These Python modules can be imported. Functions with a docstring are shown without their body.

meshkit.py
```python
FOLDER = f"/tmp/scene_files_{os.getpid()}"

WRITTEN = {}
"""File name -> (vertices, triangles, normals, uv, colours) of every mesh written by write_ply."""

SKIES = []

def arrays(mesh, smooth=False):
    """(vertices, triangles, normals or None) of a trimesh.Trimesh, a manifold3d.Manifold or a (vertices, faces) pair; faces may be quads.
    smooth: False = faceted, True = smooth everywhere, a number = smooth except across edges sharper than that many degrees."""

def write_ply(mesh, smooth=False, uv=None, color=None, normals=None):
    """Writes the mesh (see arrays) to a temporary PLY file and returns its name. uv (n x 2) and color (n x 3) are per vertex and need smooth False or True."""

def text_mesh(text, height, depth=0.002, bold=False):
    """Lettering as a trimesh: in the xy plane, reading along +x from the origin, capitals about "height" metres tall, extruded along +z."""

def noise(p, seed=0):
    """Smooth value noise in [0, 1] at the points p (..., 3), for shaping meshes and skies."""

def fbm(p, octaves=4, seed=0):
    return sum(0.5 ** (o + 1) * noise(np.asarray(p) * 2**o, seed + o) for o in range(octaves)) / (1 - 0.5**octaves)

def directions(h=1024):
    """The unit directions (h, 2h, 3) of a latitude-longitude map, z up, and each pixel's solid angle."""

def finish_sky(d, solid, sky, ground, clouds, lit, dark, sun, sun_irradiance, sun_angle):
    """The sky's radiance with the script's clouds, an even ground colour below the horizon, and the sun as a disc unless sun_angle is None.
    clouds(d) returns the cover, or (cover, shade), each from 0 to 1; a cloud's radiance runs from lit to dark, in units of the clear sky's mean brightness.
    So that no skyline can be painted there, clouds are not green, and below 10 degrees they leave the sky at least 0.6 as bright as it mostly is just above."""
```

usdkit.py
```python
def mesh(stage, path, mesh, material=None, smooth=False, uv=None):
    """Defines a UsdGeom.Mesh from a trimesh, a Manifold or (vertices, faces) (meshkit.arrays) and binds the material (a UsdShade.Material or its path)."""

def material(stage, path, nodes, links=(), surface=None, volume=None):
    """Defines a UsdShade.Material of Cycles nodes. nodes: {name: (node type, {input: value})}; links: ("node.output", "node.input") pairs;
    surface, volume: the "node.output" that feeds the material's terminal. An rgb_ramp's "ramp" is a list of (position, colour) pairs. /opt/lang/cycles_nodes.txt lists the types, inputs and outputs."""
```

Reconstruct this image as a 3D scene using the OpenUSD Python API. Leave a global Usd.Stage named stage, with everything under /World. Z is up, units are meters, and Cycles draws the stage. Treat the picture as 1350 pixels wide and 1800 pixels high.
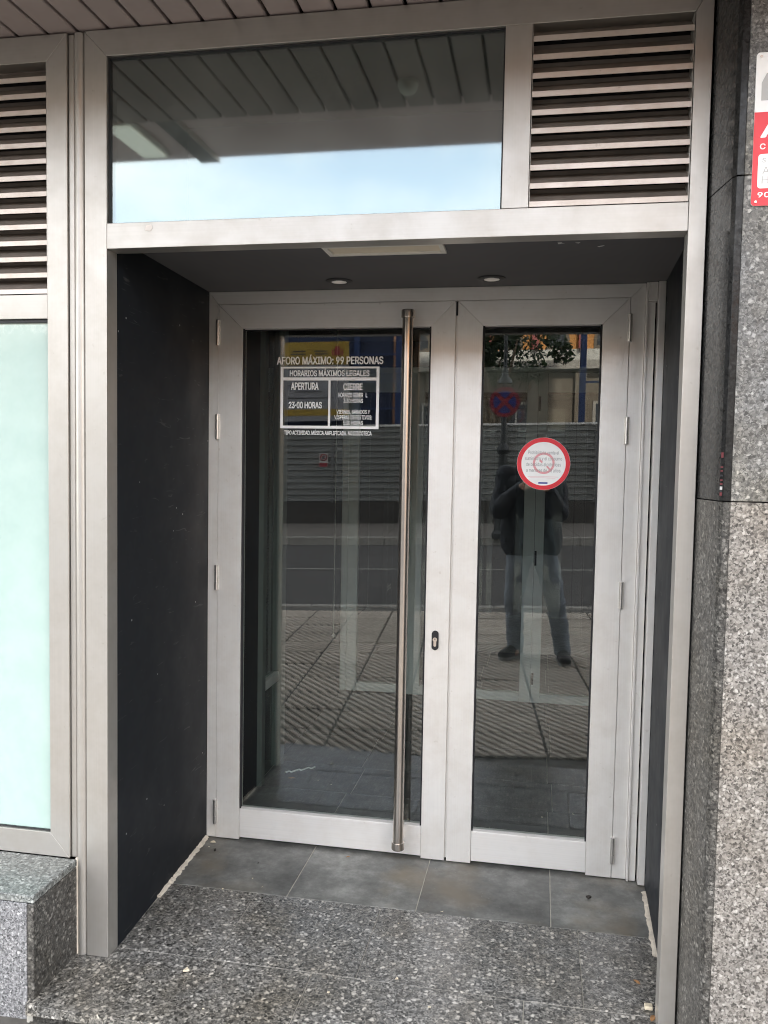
import math, random
import numpy as np, trimesh, manifold3d as m3, usdkit, meshkit
from shapely.geometry import Polygon, Point, box as sbox
from pxr import Usd, UsdGeom, UsdLux, UsdShade, Gf, Sdf

stage = Usd.Stage.CreateInMemory()
UsdGeom.SetStageUpAxis(stage, UsdGeom.Tokens.z)
UsdGeom.SetStageMetersPerUnit(stage, 1.0)
UsdGeom.Xform.Define(stage, '/World'); UsdGeom.Scope.Define(stage, '/World/Looks')
rng = random.Random(7); nrs = np.random.RandomState(7)

# ------------------------------------------------------------------ camera, sky, sun, exposure
CAM = np.array([1.2434, -2.2729, 1.5052]); FPX = 1485.33
yaw, pit, rol = 0.18349681, -0.05870825, -0.01763921
def _rot():
    cy, sy, cp, sp, cr, sr = math.cos(yaw), math.sin(yaw), math.cos(pit), math.sin(pit), math.cos(rol), math.sin(rol)
    return np.array([[cy,-sy,0],[sy,cy,0],[0,0,1]]) @ np.array([[1,0,0],[0,cp,-sp],[0,sp,cp]]) @ np.array([[cr,0,sr],[0,1,0],[-sr,0,cr]])
R = _rot()
cam = UsdGeom.Camera.Define(stage, '/World/camera')
r_, f_, u_ = R[:,0], R[:,1], R[:,2]
cam.AddTransformOp().Set(Gf.Matrix4d(*r_, 0, *u_, 0, *(-f_), 0, *CAM, 1))
cam.CreateHorizontalApertureAttr(36.0); cam.CreateVerticalApertureAttr(48.0)
cam.CreateFocalLengthAttr(36.0*FPX/1350); cam.CreateClippingRangeAttr(Gf.Vec2f(0.01, 1000))
cam.CreateExposureAttr(2.42)

SUN = np.array([0.34*math.cos(math.radians(38)), 0.94*math.cos(math.radians(38)), math.sin(math.radians(38))]); SUN /= np.linalg.norm(SUN)
sun = UsdLux.DistantLight.Define(stage, '/World/sun')
sun.CreateNormalizeAttr(True); sun.CreateIntensityAttr(0.7); sun.CreateAngleAttr(0.5); sun.CreateColorAttr(Gf.Vec3f(1.0, 0.93, 0.82))
_x = np.cross([0,0,1], SUN); _x /= np.linalg.norm(_x); _y = np.cross(SUN, _x)
sun.AddTransformOp().Set(Gf.Matrix4d(*_x, 0, *_y, 0, *SUN, 0, 0, 0, 40, 1))
sky = UsdLux.DomeLight.Define(stage, '/World/sky')
sky.GetPrim().SetCustomDataByKey('kind', 'structure')
skym = usdkit.material(stage, '/World/Looks/sky', {
    'tc': ('texture_coordinate', {}),
    's': ('sky_texture', {'sky_type': 'single_scattering', 'sun_disc': False, 'sun_elevation': float(math.asin(SUN[2])), 'sun_rotation': float(math.atan2(SUN[0], SUN[1])), 'aerosol_density': 1.6}),
    'map': ('mapping', {'scale': (2.0, 2.0, 5.0)}),
    'n': ('noise_texture', {'scale': 1.3, 'detail': 6.0, 'roughness': 0.6}),
    'r': ('rgb_ramp', {'ramp': [(0.36, (0.34,0.34,0.34)), (0.68, (0.92,0.92,0.92))]}),
    'm': ('mix', {'color2': (7.0, 6.7, 6.3)}),
    'b': ('background_shader', {'strength': 0.15})},
    [('tc.generated', 'map.vector'), ('map.vector', 'n.vector'), ('n.fac', 'r.fac'), ('r.color', 'm.fac'), ('s.color', 'm.color1'), ('m.color', 'b.color')], surface='b.background')
UsdShade.MaterialBindingAPI.Apply(sky.GetPrim()).Bind(skym)

# ------------------------------------------------------------------ helpers
used = {}
def numbered(parent, name):
    k = (parent, name); n = used.get(k, 0); used[k] = n + 1
    return f'{parent}/{name}' if n == 0 else f'{parent}/{name}_{n:03d}'
def tag(prim, label=None, cat=None, group=None, kind=None):
    for k, v in (('label', label), ('category', cat), ('group', group), ('kind', kind)):
        if v: prim.SetCustomDataByKey(k, v)
    return prim
ORG = {}
def thing(name, label=None, cat=None, loc=(0,0,0), group=None, kind=None):
    p = numbered('/World', name)
    x = UsdGeom.Xform.Define(stage, p); x.AddTranslateOp().Set(Gf.Vec3d(*map(float, loc)))
    ORG[p] = np.array(loc, float)
    return tag(x.GetPrim(), label, cat, group, kind)
def obj(name, mesh, mat, parent=None, smooth=False, label=None, cat=None, group=None, kind=None):
    """mesh in world coordinates; parent: a prim made by thing() or obj()"""
    if isinstance(mesh, (list, tuple)) and not isinstance(mesh[0], np.ndarray): mesh = join(mesh)
    pp = str(parent.GetPath()) if parent else '/World'
    p = numbered(pp, name)
    root = '/' + '/'.join(p.split('/')[1:3])
    o = ORG.get(root)
    if o is None:
        o = np.zeros(3)
        if parent is None: ORG[root] = o
    if hasattr(mesh, 'to_mesh'):
        mm = mesh.to_mesh(); mesh = trimesh.Trimesh(mm.vert_properties[:, :3], mm.tri_verts, process=False)
    mesh = mesh.copy(); mesh.vertices = mesh.vertices - o
    g = usdkit.mesh(stage, p, mesh, M[mat] if isinstance(mat, str) else mat, smooth=smooth)
    return tag(g.GetPrim(), label, cat, group, kind)
def join(ms): return trimesh.util.concatenate([tm(x) for x in ms])
def tm(x):
    if hasattr(x, 'to_mesh'):
        mm = x.to_mesh(); return trimesh.Trimesh(mm.vert_properties[:, :3], mm.tri_verts, process=False)
    return x
_F = None
def bx(x0, x1, y0, y1, z0, z1, c=0.0):
    """box, with chamfer c"""
    if x1 < x0: x0, x1 = x1, x0
    if y1 < y0: y0, y1 = y1, y0
    if z1 < z0: z0, z1 = z1, z0
    c = min(c, (x1-x0)*.45, (y1-y0)*.45, (z1-z0)*.45)
    if c <= 0:
        b = trimesh.creation.box((x1-x0, y1-y0, z1-z0)); b.apply_translation(((x0+x1)/2, (y0+y1)/2, (z0+z1)/2)); return b
    P = []
    for sx in (0,1):
        for sy in (0,1):
            for sz in (0,1):
                q = [(x0,x1)[sx], (y0,y1)[sy], (z0,z1)[sz]]; d = [(1,-1)[sx]*c, (1,-1)[sy]*c, (1,-1)[sz]*c]
                for k in range(3):
                    v = [q[i] + (d[i] if i != k else 0) for i in range(3)]; P.append(v)
    return trimesh.convex.convex_hull(np.array(P))
def prism_xz(pts, y0, y1, c=0.0008):
    """polygon in x,z extruded in y with a small chamfer on its front (y0)"""
    P = Polygon(pts); a = list(P.exterior.coords)[:-1]; i = list(P.buffer(-c, join_style=2).exterior.coords)[:-1]
    V = [(x, y1, z) for x, z in a] + [(x, y0 + c, z) for x, z in a] + [(x, y0, z) for x, z in i]
    return trimesh.convex.convex_hull(np.array(V))
def cyl(p0, p1, r, n=20, r1=None):
    p0, p1 = np.array(p0, float), np.array(p1, float); r1 = r if r1 is None else r1
    d = p1 - p0; L = np.linalg.norm(d); d /= L
    a = np.cross(d, [0,0,1] if abs(d[2]) < .9 else [1,0,0]); a /= np.linalg.norm(a); b = np.cross(d, a)
    t = np.arange(n)*2*math.pi/n; ring = np.cos(t)[:,None]*a + np.sin(t)[:,None]*b
    V = np.vstack([p0 + ring*r, p1 + ring*r1, [p0], [p1]]); F = []
    for k in range(n):
        j = (k+1) % n; F += [(k, j, n+j), (k, n+j, n+k), (2*n, j, k), (2*n+1, n+k, n+j)]
    t_ = trimesh.Trimesh(V, F, process=False)
    if t_.volume < 0: t_.invert()
    return t_
def lathe(prof, c, n=24):
    m = trimesh.creation.revolve(np.array(prof, float), sections=n); m.apply_translation(c); return m
def ext(poly, h, axis='z', at=(0,0,0)):
    """extrude a shapely polygon; axis 'y': polygon x,z, thickness toward -y"""
    gs = getattr(poly, 'geoms', [poly]); m = trimesh.util.concatenate([trimesh.creation.extrude_polygon(g, h, engine='earcut') for g in gs if g.area > 1e-12])
    if axis == 'y': m.apply_transform(np.array([[1,0,0,0],[0,0,-1,0],[0,1,0,0],[0,0,0,1]], float))
    m.apply_translation(at); return m
def text(s, x0, x1, z0, z1, y, depth=.0005, bold=True, face=-1):
    """lettering on a plane of constant y, read from -y side (face=-1) or from the +y side (face=1)"""
    m = meshkit.text_mesh(s, 0.1, 0.01, bold)
    v = m.vertices.copy(); lo, hi = v[:,0].min(), v[:,0].max()
    v[:,0] = (v[:,0]-lo)/(hi-lo); v[:,1] = v[:,1]/0.1
    X = x0 + v[:,0]*(x1-x0); Z = z0 + v[:,1]*(z1-z0)
    Y = y + face*v[:,2]/0.01*depth
    m.vertices = np.stack([X, Y, Z], 1)
    if m.volume < 0: m.invert()
    return m

# ------------------------------------------------------------------ materials
M = {}
def mat(name, nodes, links=(), surface='p.BSDF', **k):
    M[name] = usdkit.material(stage, '/World/Looks/' + name, nodes, list(links), surface=surface, **k); return M[name]
def plain(name, col, rough=.5, metal=0., spec=.5, coat=0., var=.12, scale=6., bump=0., bscale=200., **kw):
    """a colour with soft cloudy variation and faint relief"""
    c = np.array(col)
    mat(name, {'g': ('geometry', {}), 'n': ('noise_texture', {'scale': scale, 'detail': 5.0, 'roughness': .65}),
        'r': ('rgb_ramp', {'ramp': [(.25, tuple(c*(1-var))), (.75, tuple(np.minimum(c*(1+var), .95)))]}),
        'n2': ('noise_texture', {'scale': bscale, 'detail': 3.0}), 'b': ('bump', {'strength': bump, 'distance': .002}),
        'p': ('principled_bsdf', {'roughness': rough, 'metallic': metal, 'specular_ior_level': spec, 'coat_weight': coat, **kw})},
        [('g.position', 'n.vector'), ('g.position', 'n2.vector'), ('n.fac', 'r.fac'), ('r.color', 'p.base_color'), ('n2.fac', 'b.height')] + ([('b.normal', 'p.normal')] if bump else []))
def alu(name, col, rough, vertical=True, dirt=.25, metal=.85):
    """anodised aluminium with brushed grain, blotchy dirt and smudges"""
    c = np.array(col); sc = (260., 260., 3.) if vertical else (3., 260., 260.)
    mat(name, {'g': ('geometry', {}), 'mp': ('mapping', {'scale': sc}), 'n': ('noise_texture', {'scale': 1.0, 'detail': 3.0}),
        'd': ('noise_texture', {'scale': 7.0, 'detail': 8.0, 'roughness': .7}), 'dr': ('rgb_ramp', {'ramp': [(.42, (0,0,0)), (.75, (1,1,1))]}),
        's': ('noise_texture', {'scale': 38.0, 'detail': 4.0, 'roughness': .6}), 'sr': ('rgb_ramp', {'ramp': [(.66, (0,0,0)), (.74, (1,1,1))]}),
        'gr': ('rgb_ramp', {'ramp': [(.2, tuple(c*.965)), (.8, tuple(np.minimum(c*1.03, .95)))]}),
        'dm': ('math', {'math_type': 'multiply', 'value2': dirt}), 'sm': ('math', {'math_type': 'multiply', 'value2': dirt*.9}),
        'm1': ('mix', {'color2': tuple(c*np.array([.62,.55,.47]))}), 'm2': ('mix', {'color2': tuple(c*np.array([.55,.49,.42]))}),
        'rr': ('map_range', {'from_min': 0., 'from_max': 1., 'to_min': rough-.06, 'to_max': rough+.12}),
        'b': ('bump', {'strength': .06, 'distance': .0006}), 'bv': ('bevel', {'radius': .0012, 'samples': 4}),
        'p': ('principled_bsdf', {'metallic': metal, 'specular_ior_level': .5})},
        [('g.position', 'mp.vector'), ('mp.vector', 'n.vector'), ('g.position', 'd.vector'), ('g.position', 's.vector'), ('d.fac', 'dr.fac'), ('s.fac', 'sr.fac'),
         ('n.fac', 'gr.fac'), ('dr.color', 'dm.value1'), ('sr.color', 'sm.value1'), ('dm.value', 'm1.fac'), ('sm.value', 'm2.fac'), ('gr.color', 'm1.color1'), ('m1.color', 'm2.color1'),
         ('m2.color', 'p.base_color'), ('d.fac', 'rr.value'), ('rr.result', 'p.roughness'), ('n.fac', 'b.height'), ('bv.bevel', 'b.normal'), ('b.normal', 'p.normal')])
def granite(name, lo, mid, hi, fine, flake, rough, share=.22, stain=(.8,.78,.75), spec=.5, bump=.12, blotch=.25):
    """fine grained stone with scattered bright and dark crystals, cloudy tone and stains"""
    lo, mid, hi = np.array(lo), np.array(mid), np.array(hi)
    nodes = {'g': ('geometry', {}), 'w': ('noise_texture', {'scale': flake*1.1, 'detail': 3.0}), 'wm': ('vector_math', {'math_type': 'scale', 'scale': 1.3/flake}), 'wa': ('vector_math', {'math_type': 'add'}),
        'vf': ('voronoi_texture', {'scale': fine}), 'sf': ('separate_color', {}), 'rf': ('rgb_ramp', {'ramp': [(0, tuple(lo)), (.35, tuple(lo*.45+mid*.55)), (.7, tuple(mid)), (1, tuple(mid*.6+hi*.4))]}),
        'v': ('voronoi_texture', {'scale': flake}), 'sv': ('separate_color', {}), 'dm': ('map_range', {'from_min': .28, 'from_max': .52, 'to_min': 1., 'to_max': 0., 'clamp': True}),
        'rb': ('rgb_ramp', {'ramp': [(1-share*1.5, (0,0,0)), (1-share*.6, (.75,.75,.75)), (1, (1,1,1))]}), 'mb': ('math', {'math_type': 'multiply'}), 'm1': ('mix', {'color2': tuple(hi)}),
        'rd': ('rgb_ramp', {'ramp': [(0, (.9,.9,.9)), (share*.9, (.7,.7,.7)), (share*1.3, (0,0,0))]}), 'md': ('math', {'math_type': 'multiply'}), 'm2': ('mix', {'color2': tuple(lo*.55)}),
        'ct': ('noise_texture', {'scale': 11., 'detail': 5.0, 'roughness': .6}), 'cr': ('rgb_ramp', {'ramp': [(.28, (1-blotch,)*3), (.72, (1.0,)*3)]}), 'm3': ('mix', {'mix_type': 'multiply', 'fac': 1.0}),
        'st': ('noise_texture', {'scale': 2.6, 'detail': 7.0, 'roughness': .68}), 'sr': ('rgb_ramp', {'ramp': [(.42, (1,1,1)), (.68, stain)]}), 'mm': ('mix', {'mix_type': 'multiply', 'fac': 1.0}),
        'b': ('bump', {'strength': bump, 'distance': .0012}), 'bv': ('bevel', {'radius': .003, 'samples': 4}), 'rr': ('map_range', {'to_min': rough-.1, 'to_max': rough+.14}),
        'p': ('principled_bsdf', {'specular_ior_level': spec})}
    mat(name, nodes, [('g.position', 'w.vector'), ('w.color', 'wm.vector1'), ('g.position', 'wa.vector1'), ('wm.vector', 'wa.vector2'), ('wa.vector', 'vf.vector'), ('wa.vector', 'v.vector'),
        ('vf.color', 'sf.color'), ('sf.r', 'rf.fac'), ('v.color', 'sv.color'), ('v.distance', 'dm.value'), ('sv.r', 'rb.fac'), ('rb.color', 'mb.value1'), ('dm.result', 'mb.value2'), ('mb.value', 'm1.fac'), ('rf.color', 'm1.color1'),
        ('sv.r', 'rd.fac'), ('rd.color', 'md.value1'), ('dm.result', 'md.value2'), ('md.value', 'm2.fac'), ('m1.color', 'm2.color1'), ('g.position', 'ct.vector'), ('ct.fac', 'cr.fac'), ('m2.color', 'm3.color1'), ('cr.color', 'm3.color2'),
        ('g.position', 'st.vector'), ('st.fac', 'sr.fac'), ('m3.color', 'mm.color1'), ('sr.color', 'mm.color2'), ('mm.color', 'p.base_color'), ('sf.g', 'b.height'), ('bv.bevel', 'b.normal'), ('b.normal', 'p.normal'), ('sv.g', 'rr.value'), ('rr.result', 'p.roughness')])
def glass(name, ior, tint, refl=(1,1,1), dust=0., blur=0.):
    nodes = {'t': ('transparent_bsdf', {'color': tint}), 'g': ('glossy_bsdf', {'color': refl, 'roughness': blur}), 'f': ('fresnel', {}), 'io': ('map_range', {'to_min': ior, 'to_max': 1.0/ior}), 'm': ('mix_closure', {}),
        'gg': ('geometry', {}), 'n': ('noise_texture', {'scale': 5.0, 'detail': 8.0, 'roughness': .7}), 'r': ('rgb_ramp', {'ramp': [(.40, (dust*.25,)*3), (.85, (dust,)*3)]}), 'd': ('diffuse_bsdf', {'color': (.6,.6,.58)}), 'm2': ('mix_closure', {})}
    mat(name, nodes, [('gg.backfacing', 'io.value'), ('io.result', 'f.IOR'), ('f.fac', 'm.fac'), ('t.BSDF', 'm.closure1'), ('g.BSDF', 'm.closure2'), ('gg.position', 'n.vector'), ('n.fac', 'r.fac'), ('r.color', 'm2.fac'), ('m.closure', 'm2.closure1'), ('d.BSDF', 'm2.closure2')], surface='m2.closure')

alu('aluminium_upright', (.485,.465,.432), .37, True, .34)
alu('aluminium_rail', (.465,.446,.415), .37, False, .34)
alu('door_upright', (.86,.84,.805), .37, True, .30, .7)
alu('door_rail', (.90,.88,.85), .35, False, .28, .65)
alu('louvre_metal', (.62,.56,.51), .42, False, .5, .7)
plain('louvre_dusty', (.20,.17,.145), .7, .2, var=.3, scale=9.)
plain('steel', (.62,.57,.52), .24, 1.0, var=.06, scale=20.)
plain('steel_hinge', (.68,.66,.63), .3, 1.0, var=.05)
plain('gasket', (.012,.012,.014), .55, var=.2)
mat('black_paint', {'g': ('geometry', {}), 'n': ('noise_texture', {'scale': 3.0, 'detail': 8.0, 'roughness': .7}), 'r': ('rgb_ramp', {'ramp': [(.3, (.0045,.0062,.009)), (.75, (.011,.013,.016))]}),
    'v': ('voronoi_texture', {'scale': 11.0}), 'vr': ('rgb_ramp', {'ramp': [(.028, (1,1,1)), (.042, (0,0,0))]}), 'mp': ('mapping', {'scale': (9., 9., 60.)}), 'n2': ('noise_texture', {'scale': 1.0, 'detail': 4.0, 'distortion': 1.2}), 'n2r': ('rgb_ramp', {'ramp': [(.66, (0,0,0)), (.76, (.26,.26,.26))]}),
    'm': ('mix', {'color2': (.34,.34,.32)}), 'm2': ('mix', {'color2': (.20,.19,.18)}), 'rr': ('map_range', {'from_min': .3, 'from_max': .7, 'to_min': .48, 'to_max': .68}), 'p': ('principled_bsdf', {'specular_ior_level': .2})},
    [('g.position', 'n.vector'), ('g.position', 'v.vector'), ('g.position', 'mp.vector'), ('mp.vector', 'n2.vector'), ('n.fac', 'r.fac'), ('v.distance', 'vr.fac'), ('n2.fac', 'n2r.fac'), ('r.color', 'm.color1'), ('vr.color', 'm.fac'), ('m.color', 'm2.color1'), ('n2r.color', 'm2.fac'), ('m2.color', 'p.base_color'), ('n.fac', 'rr.value'), ('rr.result', 'p.roughness')])
plain('dark_panel', (.006,.008,.011), .8, spec=.08)
plain('ceiling_paint', (.085,.083,.085), .75, var=.1, scale=3., bump=.06, bscale=120.)
plain('dark_void', (.02,.02,.02), .9)
plain('soffit_plank', (.30,.25,.238), .55, .0, var=.12, scale=4.)
plain('plaster', (.74,.59,.59), .8, var=.1, scale=2.)
plain('mortar', (.60,.54,.45), .9, var=.25, scale=25., bump=.6, bscale=120.)
plain('grout', (.42,.40,.35), .9, var=.3, scale=18., bump=.3)
plain('joint_dark', (.10,.095,.085), .9, var=.3, scale=18.)
plain('white_plastic', (.72,.70,.64), .45)
plain('lamp_diffuser', (.70,.62,.48), .5, var=.1, scale=9.)
plain('lit_diffuser', (.7,.7,.62), .5, emission_color=(1.,.98,.86), emission_strength=.20)
plain('side_metal', (.12,.14,.13), .5, .3)
plain('inner_alu', (.80,.82,.78), .5, .0)
plain('weathered_white', (.36,.34,.33), .6)
plain('chrome', (.75,.75,.75), .12, 1.0, var=.03)
plain('vinyl_white', (.92,.93,.91), .55, var=.05, scale=30.)
plain('print_red', (.72,.03,.045), .35, var=.05, scale=20.)
plain('print_red_dull', (.15,.035,.04), .5)
plain('print_white', (.90,.90,.885), .38, var=.04, scale=20.)
plain('print_grey', (.30,.30,.31), .5)
plain('print_pale_grey', (.50,.50,.49), .4)
plain('print_pink', (.78,.36,.38), .5)
plain('print_black', (.03,.03,.035), .45)
plain('print_blue', (.03,.05,.30), .45)
plain('nickel', (.72,.62,.54), .3, .9, var=.08)
plain('tape', (.62,.56,.50), .3, var=.1, coat=.5)
plain('leaf_dry', (.36,.19,.08), .7, var=.3, scale=60.)
plain('litter_cream', (.68,.60,.45), .8, var=.2, scale=80.)
plain('litter_dark', (.03,.025,.02), .8)
plain('cord_white', (.6,.6,.56), .6)
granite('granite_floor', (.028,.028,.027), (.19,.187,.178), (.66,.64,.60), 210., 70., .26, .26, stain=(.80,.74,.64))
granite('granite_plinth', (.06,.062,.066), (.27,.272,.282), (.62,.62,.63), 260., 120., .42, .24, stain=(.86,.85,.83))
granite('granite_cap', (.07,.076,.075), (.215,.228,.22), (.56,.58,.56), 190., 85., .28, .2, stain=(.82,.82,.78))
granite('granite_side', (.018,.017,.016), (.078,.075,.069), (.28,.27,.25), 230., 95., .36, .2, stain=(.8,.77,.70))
granite('granite_warm', (.05,.045,.04), (.27,.252,.23), (.50,.48,.45), 230., 104., .46, .26, stain=(.88,.83,.76))
granite('granite_grey', (.065,.065,.064), (.18,.18,.177), (.48,.48,.475), 240., 88., .38, .16, stain=(.93,.86,.72))
granite('granite_polished', (.010,.010,.010), (.022,.022,.022), (.045,.045,.043), 260., 120., .2, .15, spec=.25, bump=.0)
def slate(name, col, ochre):
    c = np.array(col)
    mat(name, {'g': ('geometry', {}), 'oi': ('object_info', {}), 'n': ('noise_texture', {'scale': 6.0, 'detail': 10.0, 'roughness': .72}), 'r': ('rgb_ramp', {'ramp': [(.34, tuple(c*.42)), (.50, tuple(c*.90)), (.68, tuple(c*1.8))]}),
        'o': ('noise_texture', {'scale': 2.3, 'detail': 5.0, 'roughness': .6}), 'orr': ('rgb_ramp', {'ramp': [(.50, (0,0,0)), (.66, (ochre,)*3)]}), 'm': ('mix', {'color2': (.19,.155,.105)}),
        'v': ('map_range', {'to_min': .82, 'to_max': 1.22}), 'h': ('hsv', {}),
        's': ('noise_texture', {'scale': 120., 'detail': 2.0}), 'sr': ('rgb_ramp', {'ramp': [(.70, (0,0,0)), (.76, (.5,.5,.5))]}), 'm2': ('mix', {'color2': (.34,.33,.31)}),
        'bn': ('noise_texture', {'scale': 26., 'detail': 6.0}), 'b': ('bump', {'strength': .25, 'distance': .003}), 'bv': ('bevel', {'radius': .002, 'samples': 4}), 'p': ('principled_bsdf', {'roughness': .5})},
        [('g.position', 'n.vector'), ('g.position', 'o.vector'), ('g.position', 's.vector'), ('g.position', 'bn.vector'), ('n.fac', 'r.fac'), ('o.fac', 'orr.fac'), ('orr.color', 'm.fac'), ('r.color', 'm.color1'), ('oi.random', 'v.value'), ('v.result', 'h.value'),
         ('m.color', 'h.color'), ('h.color', 'm2.color1'), ('s.fac', 'sr.fac'), ('sr.color', 'm2.fac'), ('m2.color', 'p.base_color'), ('bn.fac', 'b.height'), ('bv.bevel', 'b.normal'), ('b.normal', 'p.normal')])
slate('slate', (.158,.160,.150), .7)
slate('slate_dark', (.06,.064,.063), .12)
glass('glass_door', 1.80, (.95,.985,.97), dust=.003)
glass('glass_transom', 2.45, (.60,.66,.62), refl=(.90,1.0,1.0), dust=.075, blur=.042)
glass('glass_inner', 1.5, (.88,.93,.91))
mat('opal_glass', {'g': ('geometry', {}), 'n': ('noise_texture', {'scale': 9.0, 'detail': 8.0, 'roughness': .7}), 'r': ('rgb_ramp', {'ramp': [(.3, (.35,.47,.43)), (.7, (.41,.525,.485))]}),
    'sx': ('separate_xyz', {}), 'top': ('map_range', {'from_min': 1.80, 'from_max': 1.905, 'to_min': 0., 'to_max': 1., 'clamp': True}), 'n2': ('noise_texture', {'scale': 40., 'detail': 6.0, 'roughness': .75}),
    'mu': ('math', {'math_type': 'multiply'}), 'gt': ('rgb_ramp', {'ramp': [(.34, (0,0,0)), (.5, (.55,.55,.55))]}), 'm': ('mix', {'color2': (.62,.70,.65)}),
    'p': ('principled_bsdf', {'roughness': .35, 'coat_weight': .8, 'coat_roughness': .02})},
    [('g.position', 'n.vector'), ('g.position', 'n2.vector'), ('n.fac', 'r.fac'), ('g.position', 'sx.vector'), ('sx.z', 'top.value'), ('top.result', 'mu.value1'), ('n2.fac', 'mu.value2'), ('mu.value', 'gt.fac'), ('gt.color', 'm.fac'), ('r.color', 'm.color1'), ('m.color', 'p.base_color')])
# street
plain('paver', (.50,.45,.39), .8, var=.22, scale=2.2, bump=.3, bscale=150.)
plain('paver_dark', (.44,.395,.34), .8, var=.22, scale=2.2, bump=.3, bscale=150.)
plain('paver_groove', (.035,.031,.027), .9, var=.3, scale=3.)
plain('kerb_stone', (.26,.25,.23), .8, var=.2, scale=5.)
plain('asphalt', (.052,.050,.048), .85, var=.22, scale=1.6, bump=.6, bscale=120.)
plain('road_paint', (.22,.22,.2), .7, var=.2, scale=8.)
plain('far_paving', (.12,.108,.096), .85, var=.2, scale=1.5)
plain('base_wall', (.04,.037,.034), .9, var=.3, scale=2.)
plain('hoarding_sheet', (.15,.155,.152), .55, .1, var=.12, scale=1.2)
plain('hoarding_post', (.13,.135,.135), .5, .5)
plain('board_yellow', (.24,.155,.012), .45)
plain('board_grey', (.16,.16,.175), .5)
plain('iron', (.02,.024,.026), .4, .2, var=.2)
plain('sign_blue', (.008,.02,.14), .4)
plain('sign_red', (.18,.012,.02), .4)
plain('scaffold_blue', (.008,.025,.09), .45, .1)
plain('netting', (.012,.02,.05), .8)
plain('wall_cream', (.105,.086,.064), .85, var=.14, scale=.9, bump=.2, bscale=40.)
plain('wall_ochre', (.36,.17,.05), .85, var=.2, scale=.9, bump=.2, bscale=40.)
plain('wall_brick', (.14,.07,.042), .85, var=.25, scale=3.)
plain('wall_white', (.36,.35,.32), .85, var=.1, scale=.8)
plain('cornice_stone', (.22,.205,.18), .8, var=.15, scale=2.)
plain('roof_tile', (.36,.12,.06), .8, var=.3, scale=4.)
plain('timber_red', (.20,.04,.035), .5)
plain('pane_dark', (.03,.035,.04), .08, .0, spec=.8)
plain('bark', (.10,.075,.05), .9, var=.3, scale=9.)
mat('foliage', {'oi': ('geometry', {}), 'r': ('rgb_ramp', {'ramp': [(0, (.018,.035,.012)), (1, (.06,.10,.03))]}), 'd': ('principled_bsdf', {'roughness': .55}), 't': ('translucent_bsdf', {}), 'm': ('mix_closure', {'fac': .3})},
    [('oi.random_per_island', 'r.fac'), ('r.color', 'd.base_color'), ('r.color', 't.color'), ('d.BSDF', 'm.closure1'), ('t.BSDF', 'm.closure2')], surface='m.closure')
plain('upper_wall', (.50,.47,.43), .85, var=.1, scale=.7)
plain('skin', (.50,.30,.22), .5, var=.06, subsurface_weight=.1)
plain('jacket', (.014,.020,.031), .7, var=.3, scale=14.)
plain('jeans', (.24,.275,.32), .85, var=.22, scale=11., bump=.3, bscale=300.)
plain('shoe', (.03,.03,.032), .6)
plain('sole', (.25,.25,.25), .7)
plain('hair', (.03,.022,.016), .6)
plain('phone_black', (.01,.01,.012), .2)

# ------------------------------------------------------------------ geometry constants (metres; facade plane y = 0, door plane y = D)
D = 0.838
GAP = 0.0005
ZT, ZL = 2.712, 2.102          # top of the shopfront frame, underside of its lintel

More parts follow.
